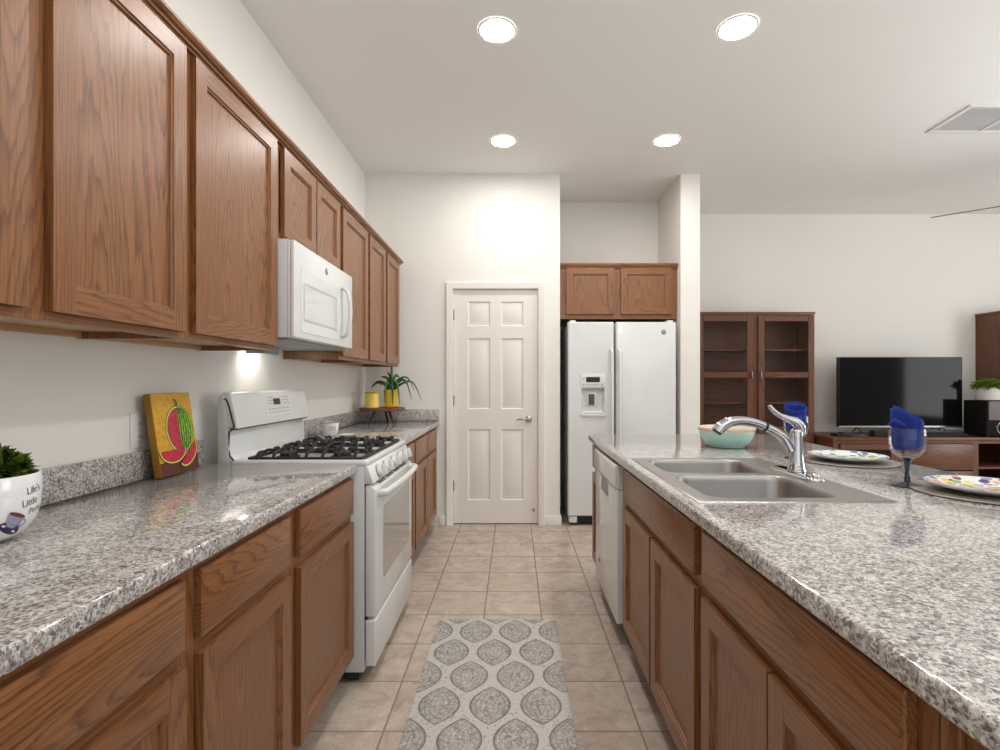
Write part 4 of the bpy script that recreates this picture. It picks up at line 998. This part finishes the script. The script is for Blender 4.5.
FOLKB = folk('bowl_inside', srgb(214, 212, 206), [srgb(70, 72, 80), srgb(206, 150, 110), srgb(225, 222, 214), srgb(120, 124, 130), srgb(230, 226, 220)], 34)
mb = MB(); mb.lathe([(.1308, CT+.0800), (.120, CT+.056), (.102, CT+.030), (.07, CT+.016), (.01, CT+.013)], (bx_, by_), 56, cap0=False); build('inside', mb, FOLKB, bw, sharp=60)
mb = MB()
for k in range(72):
    a = 2*PI*k/72; c_ = Vector((bx_+.1385*math.cos(a), by_+.1385*math.sin(a), CT+.090)); 
    mb.lathe([(.0005, c_.z-.0022), (.0022, c_.z), (.0005, c_.z+.0022)], (c_.x, c_.y), 6)
build('dot_trim', mb, simple('brown_dots', srgb(120, 74, 50), .4), bw)
PW = srgb(226, 226, 224)
def placesetting(cx, cy, lab_m, lab_p, cols):
    mb = MB(); mb.lathe([(.150, CT+.0008), (.183, CT+.0015), (.186, CT+.004), (.184, CT+.0065), (.150, CT+.0055), (.02, CT+.005)], (cx, cy), 64)
    tag(build('placemat', mb, simple('pewter_mat', srgb(136, 128, 118), .38, .35, var=.08, vs=40), loc=(cx, cy, CT), sharp=50), lab_m, 'placemat', 'round placemats on the island')
    pl = thing('dinner_plate', lab_p, 'plate', (cx, cy, CT+.0065), 'painted dinner plates on the island')
    z = CT+.0072
    mb = MB(); mb.lathe([(.085, z), (.090, z+.003), (.118, z+.010), (.146, z+.019), (.1475, z+.0215), (.145, z+.0225), (.141, z+.0212)], (cx, cy), 64, cap1=False); build('plate_body', mb, WCER, pl, sharp=60)
    mb = MB(); mb.lathe([(.141, z+.0212), (.118, z+.0155), (.098, z+.0085), (.088, z+.0070), (.01, z+.0068)], (cx, cy), 64, cap0=False)
    build('painted_face', mb, folk('plate_pattern', PW, cols, 36, .55), pl, sharp=60)
    mb = MB(); mb.lathe([(.1435, z+.0228), (.1455, z+.0233), (.1475, z+.0222)], (cx, cy), 64, cap0=False, cap1=False); build('rim_line', mb, simple('blue_line', srgb(120, 128, 170), .3), pl)
GR_, LB_, YE_, OR_, DB_ = srgb(120, 160, 30), srgb(130, 140, 185), srgb(235, 200, 70), srgb(228, 150, 60), srgb(58, 62, 110)
placesetting(1.405, 2.17, 'round grey placemat on the island between the faucet and the blue-stemmed goblet', 'white plate painted with green and blue leaves beside the faucet', [GR_, LB_, PW, GR_, DB_, PW, LB_, srgb(140, 170, 50), PW])
placesetting(1.415, 1.545, 'round grey placemat at the island edge nearest the camera', 'white plate painted with orange, yellow and green motifs on the nearer placemat', [OR_, GR_, YE_, PW, LB_, OR_, srgb(235, 160, 130), GR_, DB_])
NAVG = simple('navy_glass', srgb(18, 22, 58), .08, coat=.6); NFOOT = simple('smoky_foot', srgb(38, 38, 44), .15)
def cloth_mat():
    m, nt, b = mat('blue_napkin'); n = noise(nt, objco(nt), 260, 2)
    put(nt, b.inputs['Base Color'], mixc(nt, n, srgb(6, 28, 104), srgb(12, 48, 140))); b.inputs['Roughness'].default_value = .9
    bump(nt, b, n, .4, .001); return m
CLOTH = cloth_mat()
def goblet(cx, cy, lg, ln, rot, amp, side):
    g = thing('goblet', lg, 'goblet', (cx, cy, CT), 'goblets with blue stems')
    z = CT+.0008
    mb = MB(); mb.lathe([(.046, z), (.0465, z+.002), (.040, z+.005), (.015, z+.010), (.009, z+.014)], (cx, cy), 40); build('foot', mb, NFOOT, g, sharp=60)
    mb = MB(); mb.lathe([(.009, z+.0141), (.0075, z+.03), (.0065, z+.05), (.009, z+.072), (.016, z+.086), (.022, z+.092)], (cx, cy), 24); build('stem', mb, NAVG, g, sharp=60)
    out_ = [(.0215, z+.0925), (.034, z+.098), (.045, z+.114), (.0492, z+.135), (.0503, z+.16), (.0495, z+.186)]
    inn_ = [(.0482, z+.186), (.0490, z+.16), (.0478, z+.136), (.0435, z+.116), (.033, z+.102), (.01, z+.097)]
    sp_ = lambda L: [(p.x, p.y) for p in smooth_path([(a_, b_, 0) for a_, b_ in L], 5)]
    mb = MB(); mb.lathe(sp_(out_)+sp_(inn_), (cx, cy), 56, cap0=True); build('bowl', mb, GOB, g, sharp=60)
    # napkin: a rolled square stuffed into the glass
    n, rows = 64, 9; turns = 1.35
    mb = MB(); grid = []
    for j in range(rows):
        row = []
        for i in range(n+1):
            t = i/n; a = rot+turns*2*PI*t
            low = .0415*(1-.10*t); hi = .0465*(1-.13*t)+.0015*math.sin(3*a)
            v_ = j/(rows-1)
            ztop = .2325+amp*math.cos(a-rot)+side*math.sin(a)-.012*t+.002*math.sin(4*a)
            zz = .118+(ztop-.118)*v_
            r_ = (low if zz < .19 else low+(hi-low)*min(1, (zz-.19)/.03))
            if zz < .135: r_ *= .86+.14*(zz-.118)/.017
            r_ += .0012*math.sin(9*a+j)
            row.append((cx+r_*math.cos(a), cy+r_*math.sin(a), CT+zz))
        grid.append(row)
    mb.loft(grid, False, False, closed=False)
    # a loose fold that flops over the rim
    gr2 = []
    for j in range(6):
        v_ = j/5; gr2.append([(cx+(.040+.012*math.sin(PI*v_)+.002*math.sin(k))*math.cos(rot-.35+.16*k-.1*v_), cy+(.040+.012*math.sin(PI*v_))*math.sin(rot-.35+.16*k-.1*v_), CT+.190+.036*v_-.006*abs(k-4)*v_) for k in range(9)])
    mb.loft(gr2, False, False, closed=False)
    o = build('cloth_napkin', mb, CLOTH, loc=(cx, cy, CT+.11), sharp=70)
    sm = o.modifiers.new('thickness', 'SOLIDIFY'); sm.thickness = .0022; sm.offset = 0
    tag(o, ln, 'napkin', 'blue cloth napkins in the goblets')
goblet(1.266, 1.655, 'clear goblet with a navy stem standing between the two plates', 'royal blue cloth napkin rolled in the goblet between the two plates', PI, .0265, .007)
goblet(1.235, 2.25, 'clear blue-stemmed goblet half hidden behind the chrome faucet', 'royal blue cloth napkin rolled in the goblet behind the faucet', .9, .012, .006)
# ------------------------------------------------------------------ living room wall
def hutch(x0, x1, y0, y1, zt, label, flip=False):
    r = thing('display_cabinet', label, 'cabinet', ((x0+x1)/2, (y0+y1)/2, 0), 'dark wooden display cabinets on the far wall')
    e = .02; zl = .705
    for a, b in ((x0, x0+e), (x1-e, x1)):
        mb = MB(); mb.box((a, y0+.02, .001), (b, y1, zt-.025)); build('side_panel', mb, KZ, r)
    mb = MB(); mb.box((x0-.008, y0-.006, zt-.025), (x1+.008, y1, zt)); build('cabinet_top', mb, KX, r, bevel=.004)
    mb = MB(); mb.box((x0+e, y1-.012, .08), (x1-e, y1, zt-.025)); build('back_panel', mb, KX, r)
    for z in (.08, zl, 1.02, 1.30, 1.56):
        mb = MB(); mb.box((x0+e, y0+(.02 if z in (.08, zl) else .045), z), (x1-e, y1-.012, z+(.022 if z < 1 else .014))); build('shelf', mb, KX, r)
    xm = (x0+x1)/2
    mb = MB(); mb.box((xm-.035, y0+.001, .08), (xm+.035, y0+.0195, zt-.025)); mb.box((x0+.0, y0+.001, .08), (x0+.018, y0+.0195, zt-.025)); mb.box((x1-.018, y0+.001, .08), (x1, y0+.0195, zt-.025))
    mb.box((x0+.018, y0+.001, zl-.03), (xm-.035, y0+.0195, zl+.022)); mb.box((xm+.035, y0+.001, zl-.03), (x1-.018, y0+.0195, zl+.022)); mb.box((x0+.018, y0+.001, zt-.06), (xm-.035, y0+.0195, zt-.025)); mb.box((xm+.035, y0+.001, zt-.06), (x1-.018, y0+.0195, zt-.025))
    build('face_frame', mb, KZ, r)
    for k, (a, b) in enumerate(((x0+.010, xm-.026), (xm+.026, x1-.010))):
        za, zb = zl+.018, zt-.035; s = .062; yf0, yf1 = y0-.020, y0
        mb = MB(); mb.box((a, yf0, za), (a+s, yf1, zb)); mb.box((b-s, yf0, za), (b, yf1, zb))
        for c, d in ((za, za+s), (zb-s, zb), (1.282, 1.340)): mb.box((a+s, yf0, c), (b-s, yf1, d), 1)
        d_ = build('glazed_door', mb, [KZ, KX], r, bevel=.003, seg=1)
        for c, d in ((za+s, 1.282), (1.340, zb-s)):
            mb = MB(); mb.box((a+s-.002, yf0+.008, c-.002), (b-s+.002, yf0+.012, d+.002)); build('pane', mb, PANE, d_)
        hx = b-.02 if k == 0 else a+.02
        mb = MB(); mb.box((hx-.006, yf0-.022, 1.275), (hx+.006, yf0-.001, 1.345)); build('pull', mb, HINGE, d_, bevel=.003)
        za, zb = .10, zl-.02
        mb = MB(); mb.box((a, yf0, za), (b, yf1, zb)); build('lower_door', mb, KZ, r, bevel=.004)
hutch(1.842, 3.045, 5.21, YF-.002, 1.95, 'dark wood display cabinet with two glazed doors behind the faucet')
hutch(4.945, 6.14, 5.215, YF-.002, 1.965, 'dark wood display cabinet rising beyond the television and speaker')
CX0, CX1, CYF, CZT = 3.066, 4.925, 4.935, .707
mc = thing('media_console', 'low dark wood media console under the television', 'tv stand', (3.98, 5.2, 0))
mb = MB(); oL = [(CX0-.012, CYF-.015), (CX1+.01, CYF-.015), (CX1+.01, YF-.003), (CX0-.012, YF-.003)]; mb.loft([[(x, y, CZT-.032) for x, y in oL], [(x, y, CZT) for x, y in oL]]); build('top', mb, KX, mc, bevel=.004)
def cbox(name, a, b, m_, **k): 
    mb = MB(); mb.box(a, b); return build(name, mb, m_, mc, **k)
cbox('side_panel', (CX0, CYF+.02, .001), (CX0+.022, 5.205, CZT-.033), KZ); cbox('side_panel', (CX1-.022, CYF+.02, .001), (CX1, 5.205, CZT-.033), KZ)
cbox('back_panel', (CX0+.06, YF-.016, .08), (CX1-.022, YF-.004, CZT-.033), KX)
cbox('plinth', (CX0+.03, CYF+.04, .001), (CX1-.03, CYF+.06, .08), KX)
cbox('bottom_panel', (CX0+.03, CYF+.02, .08), (CX1-.03, YF-.018, .10), KX)
for x in (3.70, 4.435): cbox('divider', (x-.011, CYF+.022, .10), (x+.011, YF-.018, CZT-.033), KZ)
cbox('shelf', (4.447, CYF+.03, .40), (CX1-.024, YF-.018, .42), KX); cbox('shelf', (CX0+.024, CYF+.05, .38), (3.688, YF-.018, .40), KX)
mb = MB()
for x0_, x1_ in ((CX0, CX0+.055), (3.672, 3.728), (4.405, 4.460), (CX1-.03, CX1)): mb.box((x0_, CYF, .08), (x1_, CYF+.0195, CZT-.033))
for x0_, x1_ in ((CX0+.055, 3.672), (3.728, 4.405), (4.460, CX1-.03)): mb.box((x0_, CYF, CZT-.058), (x1_, CYF+.0195, CZT-.033), 1)
build('face_frame', mb, [KZ, KX], mc)
mb = MB(); a, b, za, zb, s = CX0+.062, 3.665, .10, CZT-.062, .055
mb.box((a, CYF-.016, za), (a+s, CYF-.001, zb)); mb.box((b-s, CYF-.016, za), (b, CYF-.001, zb)); mb.box((a+s, CYF-.016, za), (b-s, CYF-.001, za+s), 1); mb.box((a+s, CYF-.016, zb-s), (b-s, CYF-.001, zb), 1)
d_ = build('glazed_door', mb, [KZ, KX], mc, bevel=.003, seg=1)
mb = MB(); mb.box((a+s-.002, CYF-.010, za+s-.002), (b-s+.002, CYF-.007, zb-s+.002)); build('pane', mb, PANE, d_)
cbox('drawer_front', (3.735, CYF-.016, .395), (4.398, CYF-.001, CZT-.062), KX, bevel=.004); cbox('drawer_front', (3.735, CYF-.016, .10), (4.398, CYF-.001, .385), KX, bevel=.004)
# television
ts = 5.2/514; tx = lambda px: (px-514)*ts; tz = lambda py: EYE-(py-382)*ts
tv = thing('television', 'large flat-screen television standing on the dark media console', 'television', (3.91, 5.22, CZT))
SCR = simple('tv_screen', (.006, .006, .007), .07, spec=.12, var=.02)
mb = MB(); mb.box((tx(838.8), 5.202, tz(427)), (tx(962.6), 5.245, tz(357))); build('housing', mb, BLACK, tv, bevel=.004)
mb = MB(); mb.box((tx(839.8), 5.1995, tz(425.6)), (tx(961.6), 5.2017, tz(357.8))); build('screen', mb, SCR, tv)
mb = MB(); mb.box((tx(838.8), 5.1985, tz(427.3)), (tx(962.6), 5.2019, tz(425.8))); build('bezel', mb, NICK, tv, label='silver strip along the bottom edge')
for px in (858, 943):
    mb = MB(); x = tx(px)
    mb.tube([(x, 5.12, CZT+.006), (x, 5.21, tz(427)-.002)], .006, 8); mb.tube([(x, 5.30, CZT+.006), (x, 5.22, tz(427)-.002)], .006, 8); build('stand_leg', mb, BLACK, tv)
mb = MB(); mb.box((3.52, 5.02, CZT+.001), (4.40, 5.105, CZT+.056))
sb = thing('soundbar', 'long black soundbar lying in front of the television', 'soundbar', (3.96, 5.06, CZT)); build('cabinet', mb, BLACK, sb, bevel=.008)
mb = MB(); mb.box((3.53, 5.0185, CZT+.008), (4.39, 5.0197, CZT+.049)); build('grille', mb, simple('speaker_cloth', (.018, .018, .019), .9, var=.3, vs=400), sb)
mb = MB(); q = lambda i, z: [(x, y, z) for x, y in rrect(3.16+i, 3.44-i, 5.02+i, 5.14-i, .01, 3)]
mb.loft([q(0, CZT+.001), q(0, CZT+.022), q(.003, CZT+.025)]); mb.loft([[(x, y, CZT+.0252) for x, y in rrect(3.22, 3.36, 5.05, 5.12, .01, 3)], [(x, y, CZT+.038) for x, y in rrect(3.23, 3.35, 5.055, 5.115, .01, 3)]])
tag(build('media_player', mb, BLACK, loc=(3.3, 5.08, CZT)), 'flat black media box beside the soundbar under the television corner', 'media player')
SXa, SXb, SYa, SYb, SZb = 4.548, 4.865, 4.945, 5.200, CZT+.352
sw = thing('subwoofer', 'black box speaker on the console beneath the small white potted plant', 'speaker', (4.75, 5.08, CZT))
mb = MB(); mb.box((SXa, SYa, CZT+.012), (SXb, SYb, SZb)); build('cabinet', mb, simple('matt_black', (.006, .006, .006), .7, spec=.2), sw, bevel=.004)
mb = MB(); mb.box((SXa+.015, SYa-.008, CZT+.165), (SXb-.015, SYa-.001, SZb-.006)); build('grille', mb, simple('grey_grille', srgb(120, 112, 116), .7), sw, bevel=.006, seg=3)
mb = MB(); cxs, czs = (SXa+SXb)/2, CZT+.09
mb.tube([(cxs+.062*math.cos(2*PI*k/32), SYa-.004, czs+.062*math.sin(2*PI*k/32)) for k in range(33)], .006, 8, caps=False, up=(0,1,0)); build('port_ring', mb, CHROME, sw)
for x in (SXa+.03, SXb-.03):
    for y in (SYa+.03, SYb-.03):
        mb = MB(); mb.lathe([(.012, CZT+.0008), (.012, CZT+.0115)], (x, y), 10); build('foot', mb, BLACK, sw)
hx_, hy_ = 4.70, 5.09
hp = thing('potted_plant', 'small bright green plant in a white pot on top of the black speaker', 'potted plant', (hx_, hy_, SZb))
mb = MB(); mb.lathe([(.088, SZb+.001), (.096, SZb+.006), (.100, SZb+.125), (.094, SZb+.125), (.090, SZb+.105)], (hx_, hy_), 36); build('pot', mb, simple('white_stone', srgb(222, 218, 212), .6, var=.08, vs=50), hp, sharp=40)
mb = MB(); rnd = random.Random(5)
for i in range(420):
    th = rnd.uniform(0, 2*PI); ph = math.acos(rnd.uniform(-.05, 1))
    dv = Vector((math.sin(ph)*math.cos(th), math.sin(ph)*math.sin(th), math.cos(ph))); r_ = rnd.uniform(.6, 1)
    p = Vector((hx_+dv.x*.13*r_, hy_+dv.y*.12*r_, SZb+.120+dv.z*.075*r_))
    leaf(mb, p, dv+Vector((rnd.uniform(-1,1), rnd.uniform(-1,1), rnd.uniform(-.6,.6)))*.6, Vector((rnd.uniform(-1,1), rnd.uniform(-1,1), 1)), rnd.uniform(.03, .048), rnd.uniform(.010, .015))
build('foliage', mb, leafmat('bright_leaf', srgb(56, 92, 20), srgb(138, 170, 56)), hp, normals=False)['kind'] = 'stuff'
mb = MB(); mb.lathe([(.0895, SZb+.106), (.05, SZb+.115), (.01, SZb+.117)], (hx_, hy_), 20, cap0=False); build('soil', mb, simple('soil_dark', (.02, .013, .008), .9), hp)
